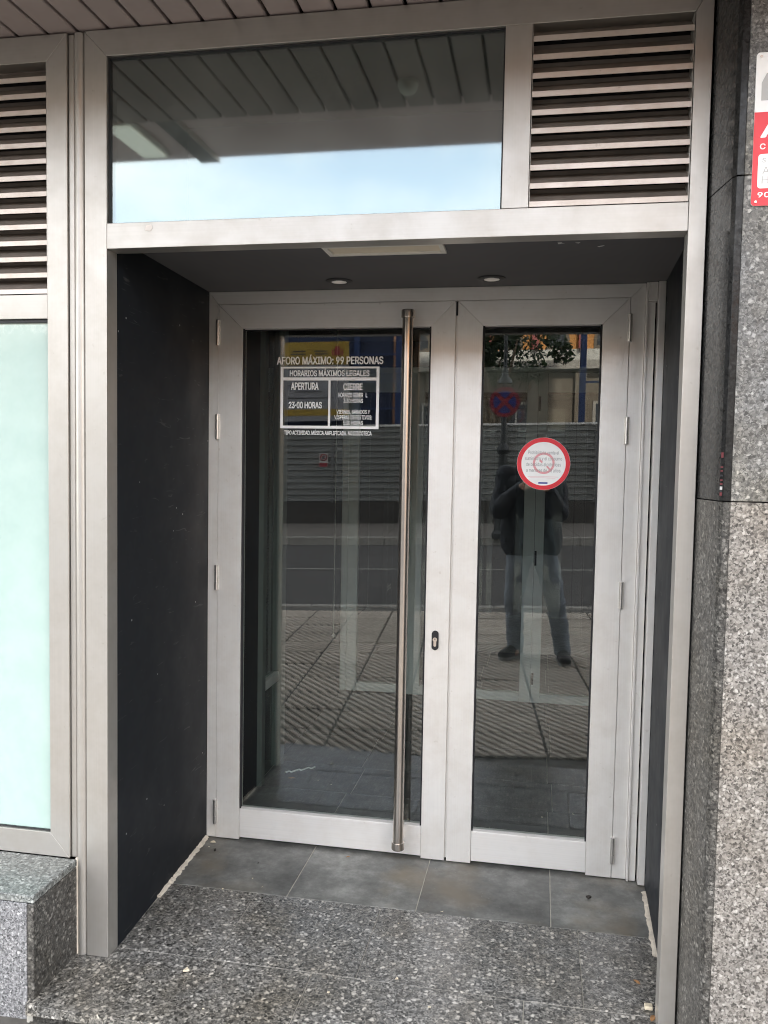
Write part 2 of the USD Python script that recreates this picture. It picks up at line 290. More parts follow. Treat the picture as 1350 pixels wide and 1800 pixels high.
# ================================================================== SETTING
SA = math.radians(5.0); U = np.array([math.cos(SA), -math.sin(SA)]); W = np.array([-math.sin(SA), -math.cos(SA)])
def street(m, dz=-.045):
    """street coordinates (u along, v away from the shop, z) to world; the street climbs gently to the right"""
    m = tm(m).copy(); v = m.vertices
    xy = np.array([1.2, -.3]) + v[:, :1]*U + v[:, 1:2]*W
    m.vertices = np.column_stack([xy, v[:, 2] + .025*xy[:, 0] + dz])
    if np.linalg.det(np.array([U, W])) < 0: m.invert()
    return m
KN, KF, HV = 4.75, 13.3, 17.2    # near kerb, far kerb, hoarding (distance from the shop)
gm = trimesh.creation.box((160, 160, .1)); gm.apply_translation((0, 40, -.30))
obj('ground', street(gm), 'asphalt', kind='structure', label='flat ground under the street')
obj('road', street(bx(-60, 60, KN+.16, KF-.16, -.2, -.12)), 'asphalt', kind='structure', label='grey asphalt road between the two kerbs')
pv = thing('pavement', 'pavement of ribbed square tiles before the doors', None, kind='structure')
obj('bedding', street(bx(-14, 14, -.9, KN, -.2, -.012)), 'joint_dark', pv)
TS = .40
def ribbed(u0, v0, sgn):
    """one paving tile: a flat body and its diagonal ribs"""
    g = .004; base = sbox(u0+g, v0+g, u0+TS-g, v0+TS-g)
    body = ext(base, .014, at=(0,0,-.012)); parts = []
    p = .094; d = TS*2
    for k in range(-60, 60):
        o = k*p
        a = Polygon([(u0-d, v0+o), (u0+d, v0+o+sgn*2.8*d), (u0+d, v0+o+.056+sgn*2.8*d), (u0-d, v0+o+.056)]).intersection(base.buffer(-.003))
        if a.is_empty: continue
        for q in getattr(a, 'geoms', [a]):
            t = q.buffer(-.004, join_style=2)
            if q.area < 4e-4 or t.is_empty: continue
            lo = np.array(q.exterior.coords)[:-1]; hi = np.array(t.exterior.coords)[:-1]
            parts.append(trimesh.convex.convex_hull(np.vstack([np.column_stack([lo, np.full(len(lo), .0021)]), np.column_stack([hi, np.full(len(hi), .0145)])])))
    return body, trimesh.util.concatenate(parts)
protos = {s: ribbed(0, 0, s) for s in (1, -1)}
for j in range(11):
    s = 1 if j in (6, 10) else -1
    for i in range(-11, 10):
        at = (i*TS + .13, j*TS + .1, -.014 + rng.uniform(-.002, .002)); mt = 'paver' if rng.random() < .6 else 'paver_dark'
        b_, r2_ = (m.copy().apply_translation(at) for m in protos[s])
        t_ = obj('tile', street(b_), 'paver_groove', pv); obj('ribs', street(r2_), mt, t_)
k_ = thing('kerb', 'pale stone kerb along the near edge of the road', None, kind='structure')
for i in range(-10, 10): obj('kerb_stone', street(bx(i*1.0+.003, i*1.0+.997, KN, KN+.16, -.2, 0, .012)), 'kerb_stone', k_)
fk = thing('kerb', 'pale stone kerb of the far pavement across the road', None, kind='structure')
for i in range(-12, 12): obj('kerb_stone', street(bx(i*1.0+.003, i*1.0+.997, KF-.16, KF, -.2, .05, .012)), 'kerb_stone', fk)
fp = thing('pavement', 'far pavement across the road before the hoarding', None, kind='structure')
obj('bedding', street(bx(-30, 30, KF, 30, -.2, .04)), 'far_paving', fp)
for j in range(4):
    for i in range(-9, 9): obj('tile', street(bx(i*1.0+.006, i*1.0+.994, KF+.01+j*1.0, KF+1.0+j*1.0, -.0, .06 , .004)), 'far_paving', fp)
obj('road_line', street(bx(-40, 40, 9.0, 9.1, -.121, -.116)), 'road_paint', kind='structure', label='thin white line painted on the road')

# porch floor: granite slabs and slate tiles, bedded on grout
pf = thing('porch_floor', 'porch floor of speckled granite slabs and slate tiles', None, kind='structure')
obj('bedding', bx(-.115, 1.66, -.235, .86, -.06, -.0022), 'grout', pf)
J = .0016
def slab(x0, x1, y0, y1, m, z=0., t=.03, lab=None, j=J): obj('slab', bx(x0+j, x1-j, y0+.0013, y1-.0013, z-t, z+rng.uniform(-.0006, .0006), .0012), m, pf, label=lab)
for x0, x1 in ((-.112, .62), (.62, 1.235), (1.235, 1.665)): slab(x0, x1, -.250, .0588, 'granite_floor', j=.0012)
for x0, x1 in ((-.01, .31), (.31, .750), (.750, 1.40), (1.40, 1.66)): slab(x0, x1, .060, .464, 'granite_floor', j=.0008)
for x0, x1 in ((-.04, .416), (.416, .867), (.867, 1.314), (1.314, 1.66)): slab(x0, x1, .464, .90, 'slate', -.001)
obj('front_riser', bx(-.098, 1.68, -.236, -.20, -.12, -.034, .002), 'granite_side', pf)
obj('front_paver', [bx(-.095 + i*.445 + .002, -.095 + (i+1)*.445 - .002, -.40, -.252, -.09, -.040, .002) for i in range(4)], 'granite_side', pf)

# vestibule floor behind the doors
vf = thing('vestibule_floor', 'dark slate tiled floor behind the glass doors', None, kind='structure')
obj('bedding', bx(-.5, 2.4, .905, 6.2, -.06, -.003), 'grout', vf)
for jy, (y0, y1) in enumerate(((.905, 1.40), (1.40, 1.727), (1.727, 2.18), (2.18, 2.63), (2.63, 3.08), (3.08, 3.55), (3.55, 4.0), (4.0, 4.5))):
    for i in range(-1, 5):
        x0 = -.02 + i*.45 - (.0 if jy % 2 else .02)
        obj('tile', bx(x0+J, x0+.45-J, y0+J, y1-J, -.03, rng.uniform(-.0006,.0004), .0012), 'slate_dark', vf)

# ================================================================== THE SHOP BUILDING (mass, soffit, porch walls and ceiling, dark rooms)
sb = thing('shop_building', 'tall pale building whose ground floor holds the porch', 'building', (0, 0, 0))
obj('upper_wall', bx(-9, 10, -1.06, 10, 2.83, 24.0), 'upper_wall', sb)
obj('back_wall', bx(-9, 10, 9.8, 10, -.1, 2.83), 'upper_wall', sb)
obj('side_wall', bx(-9, -8.8, .1, 9.8, -.1, 2.83), 'upper_wall', sb)
obj('side_wall', bx(9.8, 10, .1, 9.8, -.1, 2.83), 'upper_wall', sb)
obj('shop_wall', bx(-8.8, -2.4, 0, .25, -.1, 2.83), 'granite_grey', sb)
obj('shop_wall', bx(2.62, 9.8, -.16, .25, -.1, 2.83), 'granite_grey', sb)
sf = obj('soffit_slab', [bx(-9, 10, -1.06, -.615, 2.745, 2.83, .004), bx(-9, 10, -.615, .3, 2.80, 2.83)], 'plaster', sb)
for i in range(-24, 30):
    x0 = -.002 + i*.0948
    obj('plank', bx(x0+.0065, x0+.0948-.0035, -.613, .055, 2.717, 2.735, .003), 'soffit_plank', sb)
obj('plank_backing', bx(-2.4, 3.0, -.612, .055, 2.742, 2.75), 'dark_void', sb)
# porch walls lean outward a little towards the doors
def quadwall(pts, t):  # vertical wall between two ground points, thickness to the left of the walking direction
    (x0, y0), (x1, y1) = pts; d = np.array([x1-x0, y1-y0]); d /= np.linalg.norm(d); n = np.array([-d[1], d[0]])*t
    return Polygon([(x0, y0), (x1, y1), (x1+n[0], y1+n[1]), (x0+n[0], y0+n[1])])
obj('porch_wall', ext(quadwall([(0, .062), (-.034, .87)], .12), 2.19), 'black_paint', sb, label='black painted porch wall on the left')
obj('porch_wall', ext(quadwall([(1.648, .80), (1.626, .062)], .12), 2.19), 'black_paint', sb, label='black painted porch wall on the right')
obj('porch_ceiling', bx(-.04, 1.66, .062, .86, 2.147, 2.172), 'ceiling_paint', sb)
obj('void_panel', [bx(-.06, 1.66, .7, .73, 2.173, 2.71), bx(-.06, 1.66, .062, .7, 2.173, 2.176)], 'ceiling_paint', sb)
obj('louvre_backing', bx(1.15, 1.62, .10, .11, 2.12, 2.71), 'dark_void', sb); obj('louvre_backing', bx(-2.3, -.12, .10, .11, 1.93, 2.71), 'dark_void', sb)
obj('window_backing', bx(-2.3, -.12, .06, .07, .28, 1.93), 'dark_void', sb)
# vestibule walls and ceiling
obj('vestibule_wall', ext(quadwall([(-.025, .905), (-.012, 1.385)], .1), 2.27), 'dark_panel', sb)
obj('vestibule_wall', bx(-.11, -.014, 1.725, 3.02, .0, 2.27), 'dark_panel', sb)
obj('vestibule_wall', bx(1.63, 1.75, .905, 3.05, 0, 2.27), 'dark_panel', sb)
obj('vestibule_ceiling', bx(-.5, 2.4, .875, 3.2, 2.28, 2.31), 'ceiling_paint', sb)
obj('bar_wall', [bx(-1.6, 3.4, 6.2, 6.3, 0, 2.8), bx(-1.7, -1.6, 3.3, 6.3, 0, 2.8), bx(3.4, 3.5, 3.3, 6.3, 0, 2.8), bx(-1.7, 3.5, 3.3, 6.3, 2.75, 2.8), bx(-1.7,3.5,3.3,6.3,-.06,-.031)], 'dark_void', sb)
for x0, x1, y0, y1 in ((-.03, .012, 1.385, 1.43), (-.03, .016, 1.655, 1.722)):
    obj('side_post', bx(x0, x1, y0, y1, 0, 2.27, .002), 'side_metal', sb)
obj('side_rail', bx(-.028, .006, 1.432, 1.653, .43, .475, .002), 'door_rail', sb)
obj('side_pane', [bx(-.02, -.012, 1.432, 1.653, .01, .428), bx(-.02, -.012, 1.432, 1.653, .477, 2.27)], 'glass_inner', sb)

# mortar along the foot of the left porch wall, broken plaster along the right
def strip(p0, p1, w, h, n, seed, side):
    r = np.random.RandomState(seed); P0, P1 = np.array(p0, float), np.array(p1, float); d = (P1-P0); nn = np.array([-d[1], d[0]])/np.linalg.norm(d)*side
    V, F = [], []
    for k in range(n+1):
        c = P0 + d*k/n; ww = w*(.62 + r.rand()*.45); hh = h*(.5 + r.rand()*.5); i0 = c + nn*(-.002)
        V += [(i0[0], i0[1], .0005), (i0[0], i0[1], hh), (*(c+nn*ww*.45), hh*.7), (*(c+nn*ww), .0008)]
    for k in range(n):
        for a in range(3):
            i = 4*k + a; F += [(i, i+1, i+5), (i, i+5, i+4)]
    F += [(0,2,1),(0,3,2)]; e = 4*n; F += [(e,e+1,e+2),(e,e+2,e+3)]
    m = trimesh.Trimesh(V, F, process=False); m.fix_normals(); return m
obj('mortar_fillet', strip((-.012, .36), (-.032, .835), .016, .012, 46, 1, -1), 'mortar', sb)
obj('mortar_fillet', strip((1.634, .36), (1.647, .76), .016, .010, 34, 2, 1), 'mortar', sb)

# ================================================================== ALUMINIUM SHOPFRONT FRAME
fr = thing('shopfront_frame', 'dusty silver aluminium frame around the porch opening and the glass above it', 'shopfront frame', (0, 0, 0))
xa, xb, xc, xd = -.069, 0.0, 1.589, 1.632
zg0, zg1 = 2.174, 2.639
Y1 = .060
obj('post', prism_xz([(xa+GAP, .001), (xb-GAP, .001), (xb-GAP, zg1), (xa+GAP, ZT-GAP*2)], 0, Y1), 'aluminium_upright', fr)
obj('post', prism_xz([(xc+GAP, .001), (xd, .001), (xd, ZT-GAP), (xc+GAP, zg1)], 0, Y1), 'aluminium_upright', fr)
obj('top_rail', prism_xz([(xb, zg1), (xc, zg1), (xd-.001, ZT), (xa+.001, ZT)], 0.0003, Y1), 'aluminium_rail', fr)
obj('lintel', prism_xz([(xb+GAP, ZL), (xc-GAP, ZL), (xc-GAP, zg0-GAP), (xb+GAP, zg0-GAP)], -.0005, Y1), 'aluminium_rail', fr)
obj('mullion', prism_xz([(1.120, zg0+GAP), (1.189, zg0+GAP), (1.189, zg1-GAP), (1.120, zg1-GAP)], 0.0002, Y1), 'aluminium_upright', fr)
obj('transom_pane', bx(.004, 1.116, .018, .026, zg0+.003, zg1-.003), 'glass_transom', fr)
obj('gasket', [bx(.0005, .004, .010, .03, zg0, zg1), bx(1.116, 1.1195, .010, .03, zg0, zg1), bx(.004, 1.116, .010, .03, zg1-.004, zg1-.0005), bx(.004, 1.116, .012, .03, zg0+.0005, zg0+.003)], 'gasket', fr)
# half round cover profile between the window frame and the post, with a flat bright strip beside it
a = np.linspace(math.pi, 2*math.pi, 13); prof = [(-.0875 + .0165*math.cos(t), .012 + .016*math.sin(t)) for t in a] + [(-.071, .05), (-.104, .05)]
obj('cover_profile', ext(Polygon(prof), ZT-.003-.001, at=(0,0,.001)), 'aluminium_upright', fr, smooth=35)
obj('cover_strip', bx(-.122, -.1055, .008, .05, .297, ZT-.003, .001), 'aluminium_upright', fr)
obj('sealant_bead', bx(-.1055, -.098, -.002, .012, .0, .30, .002), 'mortar', fr)
# a scrap of adhesive tape and grime marks left on the lintel
tp = thing('tape_scrap', 'small scrap of clear tape stuck on the lintel', 'tape', (.128, -.001, 2.155))
obj('tape', ext(Polygon([(.118,2.150),(.134,2.147),(.141,2.156),(.137,2.166),(.121,2.163)]), .0008, 'y', (0,-.0008,0)), 'tape', tp)

# louvre grilles
def louvre(name, label, x0, x1, z0, z1, n, pitch, first):
    t = thing(name, label, 'louvre', ((x0+x1)/2, 0, z0))
    for k in range(n):
        zb = first - k*pitch
        if zb < z0: break
        # Z shaped blade: front lip, blade rising inwards, short back lip
        def run(prof):
            m = ext(Polygon(prof), x1-x0-.002); v = m.vertices.copy(); m.vertices = np.column_stack([x0+.001+v[:,2], v[:,0], v[:,1]])
            if m.volume < 0: m.invert()
            return m
        sl_ = obj('slat', run([(.0056, zb+.0132), (.0056, zb+.0112), (.052, zb+.047), (.0545, zb+.047), (.0545, zb+.059), (.052, zb+.059), (.052, zb+.049)]), 'louvre_dusty', t)
        obj('lip', run([(.003, zb+.0005), (.0055, zb+.0005), (.0055, zb+.0145), (.003, zb+.0145)]), 'louvre_metal', sl_)
    obj('side_channel', bx(x0, x0+.0012, .002, .058, z0, z1), 'aluminium_upright', t); obj('side_channel', bx(x1-.0012, x1, .002, .058, z0, z1), 'aluminium_upright', t)
    return t
louvre('louvre_vent', 'dusty louvred vent at the top right beside the transom glass', 1.1905, 1.5875, zg0+.001, zg1-.001, 10, .0465, 2.5945)
louvre('louvre_vent', 'dusty louvred vent at the top left above the mint window', -2.2, -.189, 1.978, 2.635, 14, .0465, 2.5840)

# ================================================================== LEFT WINDOW AND PLINTH
wn = thing('shop_window', 'mint green opal shop window in a silver frame', 'window', (-1.2, 0, .296))
wl, wr, wi = -2.26, -.124, -.188
obj('stile', prism_xz([(wi, .369), (wr, .297), (wr, 2.7105), (wi, 2.636)], 0, .05), 'aluminium_upright', wn)
obj('stile', prism_xz([(wl, .297), (wl+.064, .369), (wl+.064, 2.636), (wl, 2.7105)], 0, .05), 'aluminium_upright', wn)
obj('top_rail', prism_xz([(wl+.064, 2.6365), (wi, 2.6365), (wr-.001, 2.7110), (wl+.001, 2.7110)], .0003, .05), 'aluminium_rail', wn)
obj('bottom_rail', prism_xz([(wl+.001, .2965), (wr-.001, .2965), (wi, .3685), (wl+.064, .3685)], .0003, .05), 'aluminium_rail', wn)
obj('middle_rail', prism_xz([(wl+.065, 1.907), (wi-GAP, 1.907), (wi-GAP, 1.977), (wl+.065, 1.977)], .0005, .05), 'aluminium_rail', wn)
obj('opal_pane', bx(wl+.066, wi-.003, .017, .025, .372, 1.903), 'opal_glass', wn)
obj('gasket', [bx(wi-.003, wi-.0004, .008, .03, .3695, 1.906), bx(wl+.066, wi-.003, .008, .03, 1.8975, 1.906), bx(wl+.066, wi-.003, .010, .03, .3695, .372)], 'gasket', wn)
pl = thing('stone_plinth', 'grey granite plinth under the mint window', 'plinth', (-1.2, -.1, -.05))
px_, py_, pz_ = -.100, -.224, .295
obj('cap_slab', bx(-2.4, px_, py_, .0, pz_-.022, pz_, .0025), 'granite_cap', pl)
obj('front_slab', bx(-2.4, px_-.022, py_+.001, py_+.021, -.09, pz_-.024, .002), 'granite_plinth', pl)
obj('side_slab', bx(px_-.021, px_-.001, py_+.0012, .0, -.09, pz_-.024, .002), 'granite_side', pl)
obj('core', bx(-2.39, px_-.022, py_+.022, -.001, -.09, pz_-.023), 'joint_dark', pl)

# ================================================================== RIGHT GRANITE PILASTER
gp = thing('granite_pilaster', 'speckled granite pilaster right of the porch', 'pilaster', (2.1, -.05, -.05))
def pil(z0, z1, mf, c=.014):
    g = .0012
    p = Polygon([(1.636, .05), (1.6385, -.005), (1.6655-.003, -.165+c), (1.6655+c*.8, -.1655), (2.62, -.1655), (2.62, .05)])
    m = ext(p, z1-z0-2*g, at=(0, 0, z0+g)); return m
def pil_front(z0, z1, m):
    g = .0012; obj('block', bx(1.684, 2.62, -.1665, -.140, z0+g, z1-g, .0008), m, gp)
courses = [(-.08, 1.427, 'granite_warm'), (1.427, 2.181, 'granite_grey'), (2.181, 2.744, 'granite_grey')]
for z0, z1, m in courses:
    g = .0013
    p = Polygon([(1.6355, .05), (1.6375, -.003), (1.6605, -.150), (1.668, -.1640), (1.6835, -.1640), (1.6835, .05)])
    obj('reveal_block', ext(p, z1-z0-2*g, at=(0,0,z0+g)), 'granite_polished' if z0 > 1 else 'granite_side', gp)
    obj('block', bx(1.6838, 2.62, -.1660, .04, z0+g, z1-g, .0009), m, gp)
obj('joint', bx(1.640, 2.6, -.150, .04, -.08, 2.74), 'joint_dark', gp) if False else None
# sliver of red and white sticker on the polished edge
sk = thing('edge_sticker', 'narrow red and white sticker on the polished pilaster edge', 'sticker', (1.664, -.157, 1.5))
def edge(z0, z1, m, w=.004):
    d = np.array([.0075, -.014]); d /= np.linalg.norm(d); n = np.array([d[1], -d[0]])
    n = n if n[0] < 0 else -n
    a0 = np.array([1.6610, -.1512]); b0 = a0 + d*w*2
    return ext(Polygon([a0, b0, b0+n*.0005, a0+n*.0005]), z1-z0, at=(0,0,z0))
for z0, z1, m in ((1.530, 1.543, 'print_red_dull'), (1.506, 1.510, 'print_red_dull'), (1.497, 1.501, 'print_red_dull'), (1.486, 1.490, 'print_black'), (1.475, 1.479, 'print_red_dull'), (1.466, 1.470, 'print_red_dull'), (1.454, 1.462, 'print_pale_grey'), (1.449, 1.453, 'print_black'), (1.440, 1.448, 'print_red_dull')):
    obj('patch', edge(z0, z1, m), m, sk)

# alarm plaque on the pilaster
YP = -.1666
aq = thing('alarm_plaque', 'red and white alarm plaque cut off by the right edge', 'sign', (1.83, YP, 2.11))
def rrect(x0, x1, z0, z1, r): return sbox(x0+r, z0+r, x1-r, z1-r).buffer(r, quad_segs=5)
PX0, PX1, PZ0, PZ1, PZM = 1.699, 1.955, 2.109, 2.452, 2.319
plate = rrect(PX0, PX1, PZ0, PZ1, .008)
obj('backing', ext(plate, .003, 'y', (0, YP, 0)), 'print_white', aq)
obj('red_field', ext(plate.intersection(sbox(0, 0, 9, PZM)), .0005, 'y', (0, YP-.0031, 0)), 'print_red', aq)
obj('emblem', ext(Polygon([(1.712, 2.345), (1.712, 2.385), (1.722, 2.405), (1.742, 2.413), (1.762, 2.405), (1.772, 2.385), (1.772, 2.345)]), .0004, 'y', (0, YP-.0031, 0)), 'print_pale_grey', aq)
yl = YP - .0037
obj('lettering', text('A', 1.713, 1.772, 2.263, 2.304, yl, .0005), 'print_white', aq)
obj('lettering', text('C', 1.7135, 1.7255, 2.236, 2.248, yl, .0005), 'print_white', aq)
obj('lettering', text('90', 1.7125, 1.739, 2.128, 2.139, yl, .0005), 'print_white', aq)
obj('white_box', ext(rrect(1.711, 1.943, 2.148, 2.225, .007), .0005, 'y', (0, YP-.0036, 0)), 'print_white', aq)
for s_, a0, a1, b0, b1 in (('S', 1.720, 1.727, 2.206, 2.216), ('A', 1.721, 1.736, 2.180, 2.196), ('H', 1.720, 1.735, 2.158, 2.175)):
    obj('lettering', text(s_, a0, a1, b0, b1, YP-.0042, .0004, False), 'print_pale_grey' if s_ != 'S' else 'print_grey', aq)
for z in (PZ0+.009, PZ1-.009): obj('screw', cyl((PX0+.010, YP-.0032, z), (PX0+.010, YP-.0052, z), .0028, 10), 'nickel', aq)

# ================================================================== DOOR FRAME AND LEAVES
df = thing('door_frame', 'silver aluminium frame that holds the pair of glass doors', 'door frame', (.77, D, 0))
obj('jamb', prism_xz([(-.033, .003), (.0065, .003), (.0065, 2.0985), (-.033, 2.146)], D+.003, D+.06), 'door_upright', df)
obj('jamb', prism_xz([(1.5345, .003), (1.584, .003), (1.584, 2.146), (1.5345, 2.0985)], D+.003, D+.06), 'door_upright', df)
obj('head', prism_xz([(.0065, 2.0988), (1.5345, 2.0988), (1.584-.0005, 2.1465), (-.0325, 2.1465)], D+.0033, D+.06), 'door_rail', df)
# channel trims between the right jamb and the porch wall
obj('trim', bx(1.5852, 1.592, D-.016, D+.05, .004, 2.146, .001), 'door_upright', df)
obj('trim', bx(1.5925, 1.617, D-.008, D+.05, .004, 2.08, .001), 'door_upright', df)
obj('trim', bx(1.5925, 1.622, D-.022, D+.05, 2.0805, 2.146, .001), 'door_upright', df)
obj('trim', bx(1.6175, 1.623, D+.012, D+.05, .004, 2.08), 'gasket', df)
obj('trim', bx(1.6235, 1.6475, D-.035, D+.05, .004, 2.146, .001), 'door_upright', df)
obj('stop', [bx(.008, 1.533, D+.046, D+.058, 2.075, 2.098), bx(-.02, .012, D+.046, D+.058, .003, 2.098), bx(1.529, 1.55, D+.046, D+.058, .003, 2.098)], 'gasket', df)

def leaf(label, x0, x1, g0, g1, dark_left):
    t = thing('door_leaf', label, 'door', ((x0+x1)/2, D, .004))
    zt, zb, gt, gb = 2.097, .004, 2.007, .126
    e = GAP
    obj('stile', prism_xz([(x0, zb), (g0-e, zb), (g0-e, gt), (x0, zt-e)], D, D+.045), 'door_upright', t)
    obj('stile', prism_xz([(g1+e, zb), (x1, zb), (x1, zt-e), (g1+e, gt)], D, D+.045), 'door_upright', t)
    obj('top_rail', prism_xz([(g0, gt), (g1, gt), (x1-.0006, zt), (x0+.0006, zt)], D+.0003, D+.045), 'door_rail', t)
    obj('bottom_rail', prism_xz([(g0+e, .012), (g1-e, .012), (g1-e, gb), (g0+e, gb)], D+.003, D+.045), 'door_rail', t)
    # bevelled glazing beads and black gaskets
    def bead(a, b, nx, nz):   # a..b on the opening edge, (nx,nz) towards the glass
        w = .004
        V = [(*a, 0), (*b, 0), (a[0]+nx*w, a[1]+nz*w, 1), (b[0]+nx*w, b[1]+nz*w, 1)]
        P = []
        for (x, z, k) in V: P += [(x, D+.004+(.010 if k else 0), z), (x, D+.018, z)]
        return trimesh.convex.convex_hull(np.array(P))
    obj('bead', bead((g0, gt-.0002), (g1, gt-.0002), 0, -1), 'door_rail', t)
    obj('bead', bead((g0, gb+.0002), (g1, gb+.0002), 0, 1.6), 'door_rail', t)
    obj('gasket', [bx(g0+.0002, g0+.0055, D+.006, D+.02, gb, gt), bx(g1-.0055, g1-.0002, D+.006, D+.02, gb, gt), bx(g0, g1, D+.012, D+.02, gt-.008, gt-.0045)], 'gasket', t)
    obj('pane', bx(g0+.002, g1-.002, D+.014, D+.022, gb+.002, gt-.002), 'glass_door', t)
    return t
LL = leaf('wider left glass door leaf with the long steel pull handle', .008, .920, .104, .830, True)
RL = leaf('narrower right glass door leaf with the round red sticker', .928, 1.533, 1.020, 1.441, True)
obj('meeting_strip', bx(.9205, .9275, D+.010, D+.04, .012, 2.094), 'door_upright', LL)
obj('meeting_stop', bx(.921, .927, D+.002, D+.012, 2.045, 2.093), 'gasket', LL)
for t, x in ((LL, .0055), (RL, 1.5345)):
    for z in (1.992, 1.632, 1.045, .109):
        zz = z if t is LL or z > .5 else z
        ms = []
        for a, b in ((-.048, -.017), (-.0155, .0235), (.025, .048)):
            ms.append(cyl((x, D-.004, zz+a), (x, D-.004, zz+b), .0078, 14))
        ms.append(cyl((x, D-.004, zz-.0478), (x, D-.004, zz+.0478), .0055, 10))
        obj('hinge', ms, 'steel_hinge', t, smooth=40)
# pull handle
hx, hy = .754, D-.068
hp = [(0, .062), (.0215, .062), (.0235, .064), (.0240, .066), (.0240, .088), (.0233, .0895), (.0195, .0905), (.0195, 2.026), (.0233, 2.027), (.0240, 2.0285), (.0240, 2.051), (.0230, 2.0545), (.021, 2.055), (0, 2.055)]
hd = obj('pull_handle', lathe(hp, (hx, hy, 0), 40), 'steel', LL, smooth=30)
obj('standoff', [cyl((hx, hy+.012, z), (hx, D+.001, z), .009, 16) for z in (.075, 2.040)], 'steel', hd, smooth=40)
# lock
ov = lambda cx, cz, w, h: sbox(cx-w, cz-h+w, cx+w, cz+h-w).union(Point(cx, cz-h+w).buffer(w, 12)).union(Point(cx, cz+h-w).buffer(w, 12))
lk = obj('lock_plate', ext(ov(.8695, .8445, .0128, .0365), .006, 'y', (0, D-.0002, 0)), 'gasket', LL, smooth=30)
cylp = Point(.8690, .8475).buffer(.0083, 14).union(sbox(.8690-.0050, .8250, .8690+.0050, .8475)).union(Point(.8690, .8265).buffer(.0050, 10))
obj('key_cylinder', ext(cylp, .0012, 'y', (0, D-.0064, 0)), 'nickel', lk)
obj('keyhole', ext(Point(.8690, .8500).buffer(.0022, 8), .0004, 'y', (0, D-.0077, 0)), 'gasket', lk)

# opening hours lettering on the left leaf
YG = D + .0138
oh = thing('opening_hours_sign', 'white vinyl opening hours lettering on the left door glass', 'sign', (.445, YG, 1.6))
for n, x0, x1, z0, z1 in [('AFORO MÁXIMO: 99 PERSONAS', .2370, .6510, 1.8720, 1.8990), ('HORARIOS MÁXIMOS LEGALES', .2890, .5990, 1.8270, 1.8480), ('APERTURA', .2940, .4030, 1.7760, 1.8020), ('23·00 HORAS', .2860, .4170, 1.7060, 1.7290),
        ('CIERRE', .4990, .5730, 1.7750, 1.7990), ('HORARIO GENER', .4800, .5760, 1.7480, 1.7640), ('L', .5860, .5920, 1.7480, 1.7640), ('3:30 HORAS', .5000, .5760, 1.7270, 1.7420), ('VIERNES, SÁBADOS Y', .4740, .6030, 1.6860, 1.7000), ('VÍSPERAS DE FESTIVOS:', .4660, .6110, 1.6650, 1.6800),
        ('5:30 HORAS', .5000, .5770, 1.6440, 1.6590), ('TIPO ACTIVIDAD. MÚSICA AMPLIFICADA. NO DISCOTECA', .2690, .6110, 1.6050, 1.6200)]:
    e_ = .035*(z1-z0); big = z1-z0 > .0195
    obj('lettering', [text(n, x0, x1-e_, z0, z1, YG, .0003), text(n, x0+e_, x1, z0, z1, YG, .0005)] if big else text(n, x0, x1, z0, z1, YG, .0004), 'vinyl_white', oh)
fr_ = sbox(.2530, 1.6290, .6370, 1.8620).difference(sbox(.2635, 1.8220, .6260, 1.8555)).difference(sbox(.2635, 1.6390, .4410, 1.8105)).difference(sbox(.4495, 1.6390, .6260, 1.8105))
obj('table_border', ext(fr_, .0004, 'y', (0, YG, 0)), 'vinyl_white', oh)

# round sticker on the right leaf
rs = thing('round_sticker', 'round red and white alcohol warning sticker on the right door glass', 'sticker', (1.248, YG, 1.42))
cx, cz, ro, ri = 1.2485, 1.510, .0950, .0790
ci = Point(cx, cz)
obj('disc', ext(ci.buffer(ro, 32), .0003, 'y', (0, YG, 0)), 'print_white', rs)
obj('red_ring', ext(ci.buffer(ro-.0005, 32).difference(ci.buffer(ri, 32)), .0003, 'y', (0, YG-.0004, 0)), 'print_red', rs)
ring = Point(cx+.001, cz+.002).buffer(.039, 24).difference(Point(cx+.001, cz+.002).buffer(.031, 24))
bar = Polygon([(cx-.016, cz+.010), (cx-.010, cz+.016), (cx-.002, cz+.007), (cx-.006, cz+.002)]).union(Polygon([(cx+.010, cz-.010), (cx+.014, cz-.006), (cx+.027, cz-.020), (cx+.022, cz-.024)]))
obj('ban_mark', ext(ring.union(bar), .0002, 'y', (0, YG-.0004, 0)), 'print_pink', rs)
for n, x0, x1, z in (('Prohibida la venta el', -.055, .055, .0345), ('suministro y el consumo', -.066, .066, .0130), ('de bebidas alcohólicas', -.062, .062, -.0085), ('a menores de 18 años', -.061, .061, -.0300)):
    obj('lettering', text(n, cx+x0, cx+x1, cz+z, cz+z+.0125, YG-.0007, .0002, False), 'print_grey', rs)
obj('fine_print', [bx(cx-.055, cx+.055, YG-.0007, YG-.0004, cz-.0475, cz-.0465), bx(cx-.046, cx+.044, YG-.0007, YG-.0004, cz-.0515, cz-.0507)], 'print_pink', rs)
obj('blue_bar', bx(cx-.0165, cx+.0165, YG-.0007, YG-.0004, cz-.0725, cz-.0665), 'print_blue', rs)

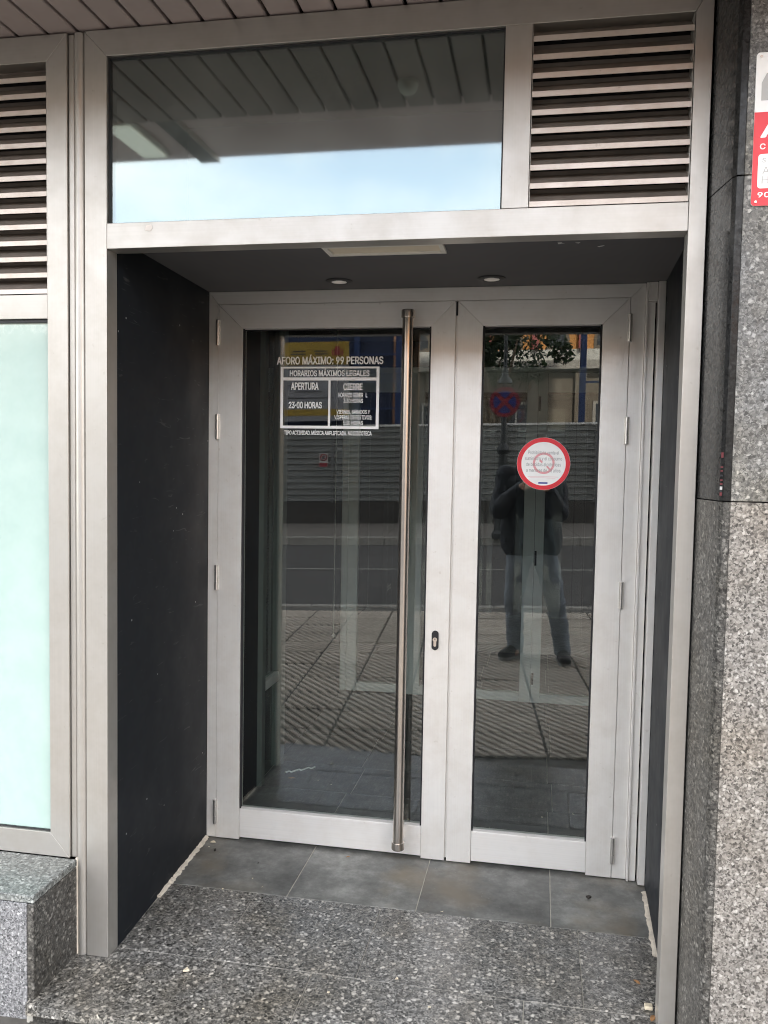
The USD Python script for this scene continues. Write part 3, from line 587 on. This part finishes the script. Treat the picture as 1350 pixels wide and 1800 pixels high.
# ================================================================== PORCH LIGHTS
pn = thing('recessed_light', 'rectangular unlit cream light panel in the porch ceiling', 'light', (.76, .27, 2.147))
fx0, fx1, fy0, fy1, zc = .578, .942, .205, .318, 2.147
obj('frame', ext(sbox(fx0, fy0, fx1, fy1).difference(sbox(fx0+.014, fy0+.014, fx1-.014, fy1-.014)), .010, at=(0, 0, zc-.007)), 'white_plastic', pn)
obj('diffuser', bx(fx0+.0145, fx1-.0145, fy0+.0145, fy1-.0145, zc-.0015, zc+.002), 'lamp_diffuser', pn)
def downlight(x, y, lab):
    t = thing('downlight', lab, 'light', (x, y, zc), group='downlights in the porch ceiling')
    obj('bezel', lathe([(.030, -.0002), (.047, -.0002), (.049, -.0015), (.047, -.004), (.036, -.007), (.030, -.006), (.028, -.002), (.030, -.0002)], (x, y, zc), 32), 'gasket', t, smooth=30)
    obj('reflector', lathe([(0, -.0015), (.012, -.002), (.022, -.0045), (.0275, -.0060), (.029, -.0010), (0, -.0008)], (x, y, zc), 28), 'chrome', t, smooth=50)
downlight(.517, .690, 'round black downlight in the porch ceiling left above the pull handle')
downlight(1.055, .702, 'round black downlight in the porch ceiling above the right leaf')
obj('paint_chip', [ext(Polygon([(1.27,.255),(1.283,.250),(1.279,.262),(1.29,.268),(1.272,.270)]), .0006, at=(0,0,zc-.0007)), ext(Polygon([(1.385,.31),(1.402,.300),(1.405,.304),(1.39,.318)]), .0006, at=(0,0,zc-.0007)), ext(Polygon([(1.32,.262),(1.334,.258),(1.33,.268)]), .0006, at=(0,0,zc-.0007))], 'ceiling_paint' if False else 'print_pale_grey', sb)

# fittings under the soffit that show in the transom glass
rl = thing('round_lamp', 'round pale ceiling lamp under the soffit seen mirrored in the transom', 'light', (.79, -.42, 2.717))
obj('base', cyl((.79, -.42, 2.704), (.79, -.42, 2.7165), .034, 28), 'white_plastic', rl, smooth=30)
obj('diffuser', lathe([(0, -.026), (.018, -.024), (.028, -.016), (.031, 0), (0, 0)], (.79, -.42, 2.704), 28), 'white_plastic', rl, smooth=50)
bl = thing('bulkhead_light', 'rectangular pale light under the soffit seen mirrored in the transom', 'light', (-.29, -.77, 2.745))
obj('housing', bx(-.385, -.265, -.955, -.625, 2.722, 2.7445, .004), 'white_plastic', bl)
obj('diffuser', bx(-.375, -.275, -.945, -.635, 2.715, 2.7215, .003), 'lit_diffuser', bl)
bb = thing('soffit_beam', 'short dark metal bracket under the soffit edge seen mirrored in the transom', 'bracket', (-.14, -.85, 2.745))
obj('channel', bx(-.175, -.10, -1.055, -.62, 2.724, 2.7445, .002), 'hoarding_post', bb)
obj('edge_trim', bx(-.0985, -.092, -1.055, -.62, 2.722, 2.7445, .001), 'aluminium_rail', bb)

# ================================================================== INNER GLASS SCREEN
YI = 3.08
isn = thing('inner_screen', 'inner glazed screen with pale frames behind the doors', 'glass screen', (.5, YI, 0))
for x0, x1 in ((-.42, -.335), (-.332, -.27), (-.045, .012), (.0145, .078), (.415, .50), (1.141, 1.2085), (1.2110, 1.268)):
    obj('stile', bx(x0, x1, YI, YI+.045, .004, 2.075, .001), 'inner_alu' if 'inner_alu' in M else 'door_upright', isn)
for x0, x1 in ((-.268, -.047), (.080, .413), (.502, 1.139), (1.270, 1.628)):
    obj('bottom_rail', bx(x0, x1, YI+.001, YI+.044, .006, .060, .001), 'inner_alu', isn)
    obj('top_rail', bx(x0, x1, YI+.001, YI+.044, 1.955, 2.074, .001), 'inner_alu', isn)
    obj('pane', bx(x0, x1, YI+.02, YI+.026, .061, 1.954), 'glass_inner', isn)
obj('transom_bar', bx(-.42, 1.628, YI-.004, YI+.05, 2.076, 2.11, .001), 'inner_alu', isn)
obj('transom_pane', bx(-.42, 1.628, YI+.02, YI+.026, 2.111, 2.279), 'pane_dark', isn)
for z0, z1 in ((.118, .193), (.875, .968), (1.838, 1.93)): obj('lock_slot', bx(1.2135, 1.2265, YI-.0015, YI, z0, z1), 'gasket', isn)
cd = thing('blind_cord', 'thin white blind cord hanging behind the left glass', 'cord', (-.062, 2.6, .45))
cord = [cyl((-.066, 2.6, 2.279), (-.060, 2.6, .475), .0022, 8), lathe([(0, 0), (.012, .004), (.014, .01), (.005, .022), (0, .024)], (-.060, 2.6, .452), 12)]
if True:
    cord = [cyl((.045, 2.6, 2.279), (.045, 2.6, .475), .0022, 8), lathe([(0, 0), (.012, .004), (.014, .01), (.005, .022), (0, .024)], (.045, 2.6, .452), 12)]
obj('cord', cord[0], 'cord_white', cd); obj('tassel', cord[1], 'cord_white', cd)

# ================================================================== LITTER
def blob(pts, h, x, y, z, rz=0., s=1.):
    """small thin irregular flake with a bent surface"""
    P = Polygon(pts); m = ext(P, h); v = m.vertices; c, s_ = math.cos(rz), math.sin(rz)
    v = v*[s, s, 1]; v[:, 2] += .18*np.hypot(v[:, 0], v[:, 1])**1.0*np.sin(v[:, 0]*300)*.5 + .003*abs(np.sin(v[:,1]*200))
    m.vertices = np.column_stack([x + c*v[:,0] - s_*v[:,1], y + s_*v[:,0] + c*v[:,1], z + .001 + v[:, 2]]); return m
def tri(n, r, seed):
    q = np.random.RandomState(seed); t = np.sort(q.rand(n))*2*math.pi; rr = r*(.45 + .7*q.rand(n)); return [(a*math.cos(b), a*math.sin(b)) for a, b in zip(rr, t)]
leafp = [(-.016, 0), (-.006, .006), (.004, .007), (.018, .001), (.006, -.005), (-.004, -.0065)]
obj('cream_chip', blob(tri(8, .011, 3), .006, .259, -.017, .002, .4), 'litter_cream', label='cream stone chip on the front granite slab', cat='litter')
obj('cream_chip', bx(1.566, 1.588, .085, .105, .001, .012, .002), 'litter_cream', label='cream plaster chunk at the foot of the right post', cat='litter')
obj('dry_leaf', blob(leafp, .0008, 1.559, .211, .001, 2.2, .8), 'leaf_dry', label='orange dry leaf on the granite by the right post', cat='leaf')
obj('dry_leaf', blob(leafp, .0008, 1.583, .05, .001, 1.2, 1.0), 'leaf_dry', label='brown dry leaf beneath the plaster chunk at the right post', cat='leaf')
obj('dry_leaf', blob(leafp, .0008, .559, .79, .001, .4, .5), 'leaf_dry', label='tiny brown leaf on the slate before the left door', cat='leaf')
obj('dry_leaf', blob(leafp, .0008, .118, 1.51, .001, .2, 1.1), 'leaf_dry', label='orange leaf on the floor inside the left door', cat='leaf')
obj('dark_crumb', blob(tri(7, .009, 5), .006, .05, .725, .001, .1), 'litter_dark', label='dark crumb on the slate near the left hinge', cat='litter')
obj('dark_crumb', blob(tri(7, .011, 6), .005, 1.446, .674, .001, .9), 'litter_dark', label='dark crumb on the slate before the right door', cat='litter')
obj('plaster_flake', blob(tri(8, .012, 8), .002, .016, .792, .001, .2), 'litter_cream', label='pale plaster flake at the foot of the left jamb', cat='litter')
rag = []
for k in range(9):
    a = k/8; b = (k+1)/8
    f = lambda q: (.067 + .107*q, 1.575 + .09*q + .012*math.sin(q*17), .003)
    rag.append(cyl(f(a), f(b), .0035, 6))
obj('paper_strip', rag, 'print_white', label='torn white paper strip on the vestibule floor', cat='litter')
for k in range(26):
    q = np.random.RandomState(100+k)
    x, y = (q.uniform(.0, 1.6), q.uniform(-.2, .8)) if k < 16 else (q.uniform(.1, 1.5), q.uniform(.95, 1.7))
    used_m = 'litter_cream' if q.rand() < .6 else 'litter_dark'
    if k == 0: bits = {'litter_cream': [], 'litter_dark': []}
    bits[used_m].append(blob(tri(6, q.uniform(.0025, .0055), 200+k), .0015, x, y, .0005, q.rand()*6))
obj('grit', bits['litter_cream'], 'litter_cream', kind='stuff', label='pale grit scattered over the porch floor', cat='grit')
obj('dark_grit', bits['litter_dark'], 'litter_dark', kind='stuff', label='dark grit scattered over the porch floor', cat='grit')

# ================================================================== ACROSS THE STREET (seen mirrored in the doors)
hb = thing('site_hoarding', 'grey corrugated metal hoarding on a dark wall across the road', 'hoarding', (0, -17.4, 0))
obj('base_wall', street(bx(-16, 13, HV-.05, HV+.3, .0, .62)), 'base_wall', hb)
def sheet(u0, u1, z0, z1):
    zs, ys = [], []
    n = int(round((z1-z0)/.16)); p = (z1-z0)/n
    for k in range(n):
        b = z0 + k*p
        for q, o in ((0, 0), (.12, -.045), (.46, -.045), (.58, 0), (.995, 0)): zs.append(b+q*p); ys.append(o)
    V, F = [], []
    for z, o in zip(zs, ys):
        for t in (0, .004):
            V += [(u0, HV+.0+o+t, z), (u1, HV+o+t, z)]
    m_ = len(zs)
    for k in range(m_-1):
        i = 4*k
        F += [(i, i+1, i+5), (i, i+5, i+4), (i+2, i+7, i+3), (i+2, i+6, i+7)]
    mm = trimesh.Trimesh(V, F, process=False); return mm
for i in range(-7, 6):
    obj('sheet', street(sheet(i*2.2+.65+.01, (i+1)*2.2+.65-.01, .62, 2.52)), 'hoarding_sheet', hb)
obj('top_rail', street(bx(-14.8, 13.8, HV-.06, HV+.03, 2.521, 2.575)), 'print_pale_grey', hb)
for i in range(-7, 7): obj('post', street(bx(i*2.2+.65-.03, i*2.2+.65+.03, HV-.065, HV-.047, .6, 2.52)), 'hoarding_post', hb)
def onstreet(x, y):   # world x,y -> u,v
    d = np.array([x-1.2, y+.3]); return float(d@U), float(d@W)
def wx(x): return onstreet(x, -17.4)[0]
cb = thing('construction_board', 'yellow and grey construction site board above the hoarding', 'sign', (-4.6, -17.2, 2.6))
b0, b1 = wx(-5.54), wx(-3.66); bz0, bz1 = 2.68, 4.68
obj('panel', street(bx(b0, b1, HV-.10, HV-.07, bz0, bz1)), 'board_grey', cb)
obj('header', street(bx(b0, b1, HV-.106, HV-.101, 4.10, bz1)), 'board_yellow', cb)
obj('footer', street(bx(b0, b1, HV-.106, HV-.101, bz0+.14, bz0+.30)), 'board_yellow', cb)
obj('leg', street(bx(b0+.1, b0+.2, HV+.05, HV+.12, .0, 4.6)), 'hoarding_post', cb); obj('leg', street(bx(b1-.2, b1-.1, HV+.05, HV+.12, .0, 4.6)), 'hoarding_post', cb)
obj('text_line', [street(bx(b0+.42, b0+.76, HV-.11, HV-.107, 4.43, 4.46)), street(bx(b0+.38, b0+.76, HV-.11, HV-.107, 4.36, 4.39)), street(bx(b0+.98, b0+1.32, HV-.11, HV-.107, 4.43, 4.46)), street(bx(b0+1.0, b0+1.32, HV-.11, HV-.107, 4.36, 4.39))] +
    [street(bx(b0+.3+.2*(k % 2), b0+1.5-.3*(k % 3), HV-.104, HV-.101, 3.25+.16*k, 3.28+.16*k)) for k in range(4)], 'print_black', cb)
em = obj('emblem', [street(bx(b1-.38, b1-.22, HV-.112, HV-.107, 4.33, 4.50, .002)), street(bx(b1-.36, b1-.24, HV-.112, HV-.107, 4.502, 4.56, .002)), street(bx(b1-.44, b1-.405, HV-.112, HV-.107, 4.33, 4.48, .002)), street(bx(b1-.195, b1-.16, HV-.112, HV-.107, 4.33, 4.48, .002))], 'sign_red', cb)
ns = thing('site_warning_sign', 'small red and white keep out sign on the hoarding', 'sign', (-4.28, -17.2, 1.55))
n0, n1 = wx(-4.40), wx(-4.17)
obj('panel', street(bx(n0, n1, HV-.07, HV-.062, 1.50, 1.86)), 'weathered_white', ns)
def vdisc(u, z, r, v0, v1, n=24): return cyl((u, v0, z), (u, v1, z), r, n)
rg = Point((n0+n1)/2, 1.755).buffer(.095, 16).difference(Point((n0+n1)/2, 1.755).buffer(.068, 16)).union(Polygon([((n0+n1)/2-.066, 1.80), ((n0+n1)/2-.05, 1.82), ((n0+n1)/2+.066, 1.71), ((n0+n1)/2+.05, 1.69)]))
def flat(poly, v, t=.003):
    m = ext(poly, t, 'y', (0, v, 0)); m.vertices[:, 1] = v - (v - m.vertices[:, 1]); return m
obj('ban_ring', street(flat(rg, HV-.071)), 'sign_red', ns)
obj('figure', street(flat(Polygon([(.0,-.05),(.02,-.01),(.03,.04),(.0,.055),(-.02,.01),(-.03,-.05)]).buffer(.004), 0).apply_translation(((n0+n1)/2, HV-.075, 1.755))), 'print_black', ns)
obj('caption_band', street(bx(n0+.01, n1-.01, HV-.075, HV-.071, 1.515, 1.61)), 'sign_red', ns)

lu, lv = onstreet(.46, -13.45)
sl = thing('street_lamp', 'black cast iron street lamp on the far kerb', 'street lamp', (.46, -13.45, .03))
def sc(m): return street(m)
obj('column', sc(lathe([(0, 0), (.20, 0), (.20, .10), (.15, .16), (.13, .5), (.14, .55), (.095, .62), (.088, 1.72), (.0, 1.72)], (lu, lv, .03), 20)), 'iron', sl, smooth=35)
obj('collar', sc(lathe([(0, 1.721), (.10, 1.721), (.135, 1.78), (.135, 1.83), (.09, 1.90), (.062, 1.95), (0, 1.95)], (lu, lv, .03), 20)), 'iron', sl, smooth=35)
obj('upper_column', sc(lathe([(0, 1.951), (.06, 1.951), (.048, 3.15), (0, 3.15)], (lu, lv, .03), 18)), 'iron', sl, smooth=35)
obj('bell', sc(lathe([(0, 3.151), (.15, 3.151), (.14, 3.20), (.07, 3.30), (.06, 3.42), (.04, 3.45), (0, 3.45)], (lu, lv, .03), 20)), 'iron', sl, smooth=35)
obj('top_column', sc(lathe([(0, 3.451), (.04, 3.451), (.03, 4.5), (.09, 4.55), (.0, 4.56)], (lu, lv, .03), 16)), 'iron', sl, smooth=35)
obj('lantern', sc(lathe([(0, 4.561), (.11, 4.561), (.20, 4.95), (.21, 4.97), (.05, 5.12), (0, 5.2)], (lu, lv, .03), 8)), 'pane_dark', sl)
nsn = thing('no_stopping_sign', 'round blue no stopping sign with red cross on the street lamp', 'road sign', (.46, -13.3, 2.45))
cz2 = 2.80
obj('disc', sc(vdisc(lu, cz2, .305, lv-.10, lv-.085, 40)), 'sign_blue', nsn)
rr_ = Point(lu, cz2).buffer(.300, 32).difference(Point(lu, cz2).buffer(.232, 32))
d_ = .24/math.sqrt(2); w_ = .028
for_ = Polygon([(lu-d_-w_, cz2-d_+w_), (lu-d_+w_, cz2-d_-w_), (lu+d_+w_, cz2+d_-w_), (lu+d_-w_, cz2+d_+w_)]).union(Polygon([(lu-d_-w_, cz2+d_-w_), (lu-d_+w_, cz2+d_+w_), (lu+d_+w_, cz2-d_+w_), (lu+d_-w_, cz2-d_-w_)]))
obj('red_mark', sc(flat(rr_.union(for_).intersection(Point(lu, cz2).buffer(.300, 32)), lv-.1015)), 'sign_red', nsn)
obj('clamp', sc(bx(lu-.06, lu+.06, lv-.084, lv+.06, cz2-.05, cz2+.05, .005)), 'iron', nsn)

# tree
tr = thing('street_tree', 'dark leafy tree behind the hoarding', 'tree', (-.3, -18.6, 0))
tv = onstreet(-.1, -18.4)
tb = lambda p: np.array([p[0], p[1], p[2]])
trunk = [cyl((-.1, -18.4, -.1), (-.05, -18.4, 2.2), .17, 12, .13)]
ends = []
for k in range(9):
    a = k*2.4; e = np.array([-.05 + 1.0*math.cos(a), -18.4 + .9*math.sin(a), 3.6 + .35*(k % 4)]); trunk.append(cyl((-.05, -18.4, 2.1), e, .06, 8, .025)); ends.append(e)
obj('trunk', trunk, 'bark', tr)
q = np.random.RandomState(12); V, F = [], []
cl = [(-.1 + q.normal()*.62, -18.4 + q.normal()*.6, 4.7 + q.normal()*.55, q.uniform(.3, .6)) for _ in range(26)]
for k in range(5200):
    c = cl[q.randint(len(cl))]; d = q.normal(size=3); d /= np.linalg.norm(d); p = np.array(c[:3]) + d*c[3]*q.rand()**.4
    a = q.normal(size=3); a /= np.linalg.norm(a); b = np.cross(a, q.normal(size=3)); b /= np.linalg.norm(b); L = q.uniform(.05, .10); w = L*.45
    i = len(V); V += [p - a*L, p + b*w, p + a*L, p - b*w]; F += [(i, i+1, i+2), (i, i+2, i+3)]
obj('crown', trimesh.Trimesh(V, F, process=False), 'foliage', tr)

# buildings across the street
def building(name, label, u0, u1, v0, v1, h, wall, rows, cols, z1st=1.0, pitch=3.1, ww=1.1, wh=1.7, cornice=True, roof='roof_tile', group=None):
    t = thing(name, label, 'building', tuple(street(trimesh.Trimesh([((u0+u1)/2, (v0+v1)/2, 0)], np.zeros((0,3),int), process=False)).vertices[0]) if False else (0, 0, 0), group)
    obj('wall', street(bx(u0, u1, v0, v1, -.1, h)), wall, t)
    for r in range(rows):
        for c in range(cols):
            uc = u0 + (c+.5)*(u1-u0)/cols; zb = z1st + r*pitch
            f = obj('window', street(bx(uc-ww/2-.1, uc+ww/2+.1, v0-.05, v0-.002, zb-.1, zb+wh+.1)), 'cornice_stone', t)
            obj('pane', street(bx(uc-ww/2, uc+ww/2, v0-.055, v0-.051, zb, zb+wh)), 'pane_dark', f)
            obj('mullion', street(bx(uc-.03, uc+.03, v0-.075, v0-.056, zb, zb+wh)), 'wall_white', f)
    if cornice: obj('cornice', street(bx(u0-.2, u1+.2, v0-.25, v0-.001, h-.3, h)), 'cornice_stone', t)
    obj('roof', street(trimesh.convex.convex_hull(np.array([(u0-.35, v0-.4, h+.002), (u1+.35, v0-.4, h+.002), (u0-.35, v1, h+.002), (u1+.35, v1, h+.002), (u0+1, (v0+v1)/2, h+1.2), (u1-1, (v0+v1)/2, h+1.2)]))), roof, t)
    return t
BV = 24.0
vb = building('villa', 'old cream and ochre villa behind the hoarding', -9.5, 12.0, BV, BV+9, 7.2, 'wall_cream', 1, 7, 1.6, 3, 1.0, 1.9)
obj('string_course', street(bx(-9.6, 12.1, BV-.35, BV-.003, 4.62, 4.90)), 'cornice_stone', vb)
obj('parapet', street(bx(-9.5, 12.0, BV-.12, BV-.003, 4.901, 5.28)), 'wall_white', vb)
obj('upper_panel', street(bx(-9.5, 12.0, BV-.06, BV-.003, 5.281, 6.88)), 'wall_ochre', vb)
for c in range(14):
    uc = -8.7 + c*1.5
    obj('pilaster', street(bx(uc-.18, uc+.18, BV-.2, BV-.003, .0, 4.61)), 'wall_cream', vb)
    obj('timber_post', street(bx(uc-.11, uc+.11, BV-.3, BV-.062, 5.281, 6.88)), 'timber_red', vb)
    arch = Point(uc+.75, 5.60).buffer(.36, 12).union(sbox(uc+.39, 5.30, uc+1.11, 5.60))
    f = obj('arched_window', street(flat(arch, BV-.063, .03)), 'wall_cream', vb)
    obj('pane', street(flat(arch.buffer(-.1), BV-.094, .004)), 'pane_dark', f)
obj('brick_bay', street(bx(wx(-3.2)-1.2, wx(-3.2)+.25, BV-.6, BV-.003, 0, 6.85)), 'wall_brick', vb)
building('apartment_block', 'white apartment block beyond the villa on its left', -30, -10.5, BV+1, BV+9, 7.6, 'wall_white', 2, 7, .8, 3.3)
building('apartment_block', 'ochre apartment block beyond the villa on its right', 13.0, 32, BV+1, BV+9, 7.8, 'wall_ochre', 2, 7, 1.0, 3.3)
sfd = thing('scaffold', 'blue scaffold posts and rails behind the hoarding', 'scaffold', (0, -18.2, 0))
for u in (wx(-6.2), wx(-3.55), wx(-2.45), wx(2.28), wx(4.6)):
    obj('post', street(bx(u-.075, u+.075, HV+.55, HV+.70, .05, 5.6, .01)), 'scaffold_blue', sfd)
for z in (3.0, 3.7, 4.4, 5.2): obj('rail', street(bx(wx(-6.2), wx(-2.45), HV+.59, HV+.64, z, z+.05)), 'scaffold_blue', sfd)
for z in (3.6, 5.0): obj('rail', street(bx(wx(2.28), wx(4.6), HV+.59, HV+.64, z, z+.05)), 'scaffold_blue', sfd)
obj('netting', street(bx(wx(-6.2), wx(-2.6), HV+.72, HV+.73, .1, 5.1)), 'netting', sfd)

# ================================================================== THE PHOTOGRAPHER
def chain(js, close=True):
    """hulls of spheres along a list of (point, radius)"""
    out = m3.Manifold()
    for (p, r), (p2, r2) in zip(js[:-1], js[1:]):
        a = m3.Manifold.sphere(r, 20).translate([float(x) for x in p]); b = m3.Manifold.sphere(r2, 20).translate([float(x) for x in p2])
        out = out + m3.Manifold.batch_hull([a, b])
    return out
def soft(man, L=.014, it=12):
    m = tm(man.refine_to_length(L)); m = trimesh.Trimesh(m.vertices, m.faces, process=True)
    trimesh.smoothing.filter_taubin(m, lamb=.5, nu=.53, iterations=it); return m
gz = -.045 + .025*1.25
per = thing('person', 'person in dark jacket and pale jeans taking the photo, mirrored in the right door', 'person', (1.2, -2.68, gz))
P_ = lambda x, y, z: np.array([x, y, z])
# joints
pelv = P_(1.18, -2.74, .92); chest = P_(1.16, -2.72, 1.30); neck = P_(1.19, -2.70, 1.475); head = P_(1.225, -2.655, 1.615)
hipA, hipB = P_(1.09, -2.74, .88), P_(1.28, -2.74, .88)
kneA, kneB = P_(1.055, -2.70, .47), P_(1.375, -2.68, .47)
ankA, ankB = P_(1.075, -2.735, gz+.09), P_(1.44, -2.665, gz+.09)
shA, shB = P_(.975, -2.72, 1.415), P_(1.345, -2.74, 1.415)
elA, elB = P_(.925, -2.62, 1.16), P_(1.385, -2.60, 1.15)
wrA, wrB = P_(1.105, -2.385, 1.345), P_(1.285, -2.385, 1.335)
# body (skin): head, neck, forearms and hands in one continuous mesh
hd_ = m3.Manifold.batch_hull([m3.Manifold.sphere(.078, 28).translate([*map(float, head+[0,-.012,.035])]), m3.Manifold.sphere(.066, 28).translate([*map(float, head+[0,.02,-.01])]), m3.Manifold.sphere(.042, 24).translate([*map(float, head+[0,.034,-.075])]), m3.Manifold.sphere(.055, 24).translate([*map(float, head+[0,-.03,-.03])])])
nose = chain([(head+[0,.083,.012], .010), (head+[0,.103,-.022], .014), (head+[0,.09,-.03], .013)])
ears = chain([(head+[-.078,-.004,.012], .016), (head+[-.076,-.008,-.02], .012)]) + chain([(head+[.078,-.004,.012], .016), (head+[.076,-.008,-.02], .012)])
brow = chain([(head+[-.03,.075,.032], .012), (head+[.03,.075,.032], .012)])
lips = chain([(head+[-.02,.076,-.052], .008), (head+[.02,.076,-.052], .008)])
skin = hd_ + nose + ears + brow + lips + chain([(neck+[0,-.01,-.06], .062), (head+[0,-.02,-.06], .054)]) + chain([(neck+[0,0,-.05], .06), (chest+[0,0,.05], .07)])
def hand(w, to, side, up):
    """palm from wrist towards `to`, four fingers curled round the phone edge and a thumb in front"""
    d = to - w; d /= np.linalg.norm(d); s = np.array(side, float); s -= d*(s@d); s /= np.linalg.norm(s); n = np.cross(d, s)*up
    k = chain([(w, .024), (w + d*.03, .027)]) 
    pal = m3.Manifold.batch_hull([m3.Manifold.sphere(.013, 16).translate([*map(float, w + d*a + s*b)]) for a, b in ((.02, -.026), (.02, .026), (.085, -.034), (.085, .034))])
    k = k + pal
    for i, (b, L) in enumerate(((-.033, .066), (-.011, .074), (.011, .070), (.033, .055))):
        q0 = w + d*.085 + s*b; q1 = q0 + d*L*.42 + n*.008; q2 = q1 + d*L*.28 + n*.022; q3 = q2 + d*L*.10 + n*.024
        k = k + chain([(q0, .0105), (q1, .0095), (q2, .009), (q3, .008)])
    t0 = w + d*.03 - s*.03; t1 = t0 - s*.022 + d*.03 + n*.012; t2 = t1 + d*.035 + n*.012
    return k + chain([(t0, .014), (t1, .012), (t2, .0105)])
skin = skin + chain([(wrA + (elA-wrA)*.45, .040), (wrA, .027)]) + chain([(wrB + (elB-wrB)*.45, .040), (wrB, .027)])
skin = skin + chain([(shA, .05), (elA, .045), (wrA + (elA-wrA)*.4, .038)]) + chain([(shB, .05), (elB, .045), (wrB + (elB-wrB)*.4, .038)]) + chain([(shA, .05), (chest+[0,0,.05], .08), (shB, .05)])
skin = skin + hand(wrA, P_(1.185, -2.300, 1.385), (0, .45, -1), 1) + hand(wrB, P_(1.262, -2.300, 1.395), (0, .45, 1), 1)
skin = skin + chain([(chest, .1), (pelv, .1)]) + chain([(pelv, .09), (hipA, .075), (kneA, .048), (ankA, .035), (ankA+[0,.05,-.05], .03)]) + chain([(pelv, .09), (hipB, .075), (kneB, .048), (ankB, .035), (ankB+[0,.05,-.05], .03)])
body = obj('body', soft(skin, .009, 8), 'skin', per, smooth=True)
for sx in (-1, 1): obj('eye', trimesh.creation.icosphere(2, .0115).apply_translation(head+[sx*.031, .068, .012]), 'phone_black', per, smooth=True)
hair = m3.Manifold.batch_hull([m3.Manifold.sphere(.083, 24).translate([*map(float, head+[0,-.022,.045])]), m3.Manifold.sphere(.06, 24).translate([*map(float, head+[0,-.055,-.02])]), m3.Manifold.sphere(.05, 24).translate([*map(float, head+[0,.03,.085])])])
hair = hair - m3.Manifold.cube([.3, .2, .3], True).translate([*map(float, head+[0, .15, -.09])])
obj('hair', soft(hair, .014, 6), 'hair', per, smooth=True)
jk = m3.Manifold.batch_hull([m3.Manifold.sphere(.13, 24).translate([*map(float, c)]) for c in (chest+[-.115,0,.02], chest+[.115,0,.02], chest+[-.10,.01,-.12], chest+[.10,.01,-.12])])
jk = jk + m3.Manifold.batch_hull([m3.Manifold.sphere(.128, 24).translate([*map(float, c)]) for c in (chest+[-.10,.01,-.12], chest+[.10,.01,-.12], pelv+[-.11,0,-.03], pelv+[.11,0,-.03])])
jk = jk + chain([(shA, .075), (chest+[0,-.01,.10], .085), (shB, .075)]) + chain([(shA, .086), (elA, .076), (wrA + (elA-wrA)*.14, .050)]) + chain([(shB, .086), (elB, .076), (wrB + (elB-wrB)*.14, .050)])
jk = jk + chain([(neck+[-.035,-.01,-.045], .05), (neck+[.035,-.01,-.045], .05)])
jk = jk - m3.Manifold.cube([1, 1, .2], True).translate([1.18, -2.7, .70])
jm = soft(jk, .02, 8); nv = jm.vertex_normals; jm.vertices = jm.vertices + nv*((meshkit.fbm(jm.vertices*[14,14,9], 3, 5)-.5)*.03)[:, None]
obj('jacket', jm, 'jacket', per, smooth=True)
tj = m3.Manifold()
for hip, kn, an in ((hipA, kneA, ankA), (hipB, kneB, ankB)): tj = tj + chain([(hip+[0,0,.03], .108), (hip+[0,0,-.06], .102), (kn, .075), (an+[0,0,-.0], .066)])
tj = tj + chain([(hipA+[0,0,.04], .11), (hipB+[0,0,.04], .11)])
tjm = soft(tj, .02, 8); tjm.vertices = tjm.vertices + tjm.vertex_normals*((meshkit.fbm(tjm.vertices*[16,16,22], 3, 9)-.5)*.026)[:, None]
obj('jeans', tjm, 'jeans', per, smooth=True)
for an, tw in ((ankA, -.55), (ankB, .1)):
    d = np.array([math.sin(tw), math.cos(tw), 0])
    up = m3.Manifold.batch_hull([m3.Manifold.sphere(.045, 20).translate([*map(float, an - d*.03 + [0,0,-.02])]), m3.Manifold.sphere(.040, 20).translate([*map(float, an - d*.045 + [0,0,-.05])]), m3.Manifold.sphere(.036, 20).translate([*map(float, an + d*.16 + [-.01,0,-.054])]), m3.Manifold.sphere(.036, 20).translate([*map(float, an + d*.155 + [.012,0,-.054])]), m3.Manifold.sphere(.045, 20).translate([*map(float, an + d*.06 + [0,0,-.035])])])
    sh_ = obj('shoe', soft(up, .014, 6), 'shoe', per, smooth=True)
    so = m3.Manifold.batch_hull([m3.Manifold.cylinder(.022, .044, .044, 20).translate([*map(float, an - d*.045 + [0,0,-.09])]), m3.Manifold.cylinder(.022, .046, .046, 20).translate([*map(float, an + d*.155 + [0,0,-.09])])])
    obj('sole', tm(so), 'sole', sh_)
ph = thing('mobile_phone', 'black mobile phone held up before the person', 'phone', (1.21, -2.29, 1.37))
obj('case', bx(1.182, 1.256, -2.2905, -2.2815, 1.371, 1.519, .003), 'phone_black', ph)
obj('lens', [cyl((1.2434, -2.2815, z), (1.2434, -2.2785, z), .0065, 16) for z in (1.478, 1.5052)], 'chrome', ph)
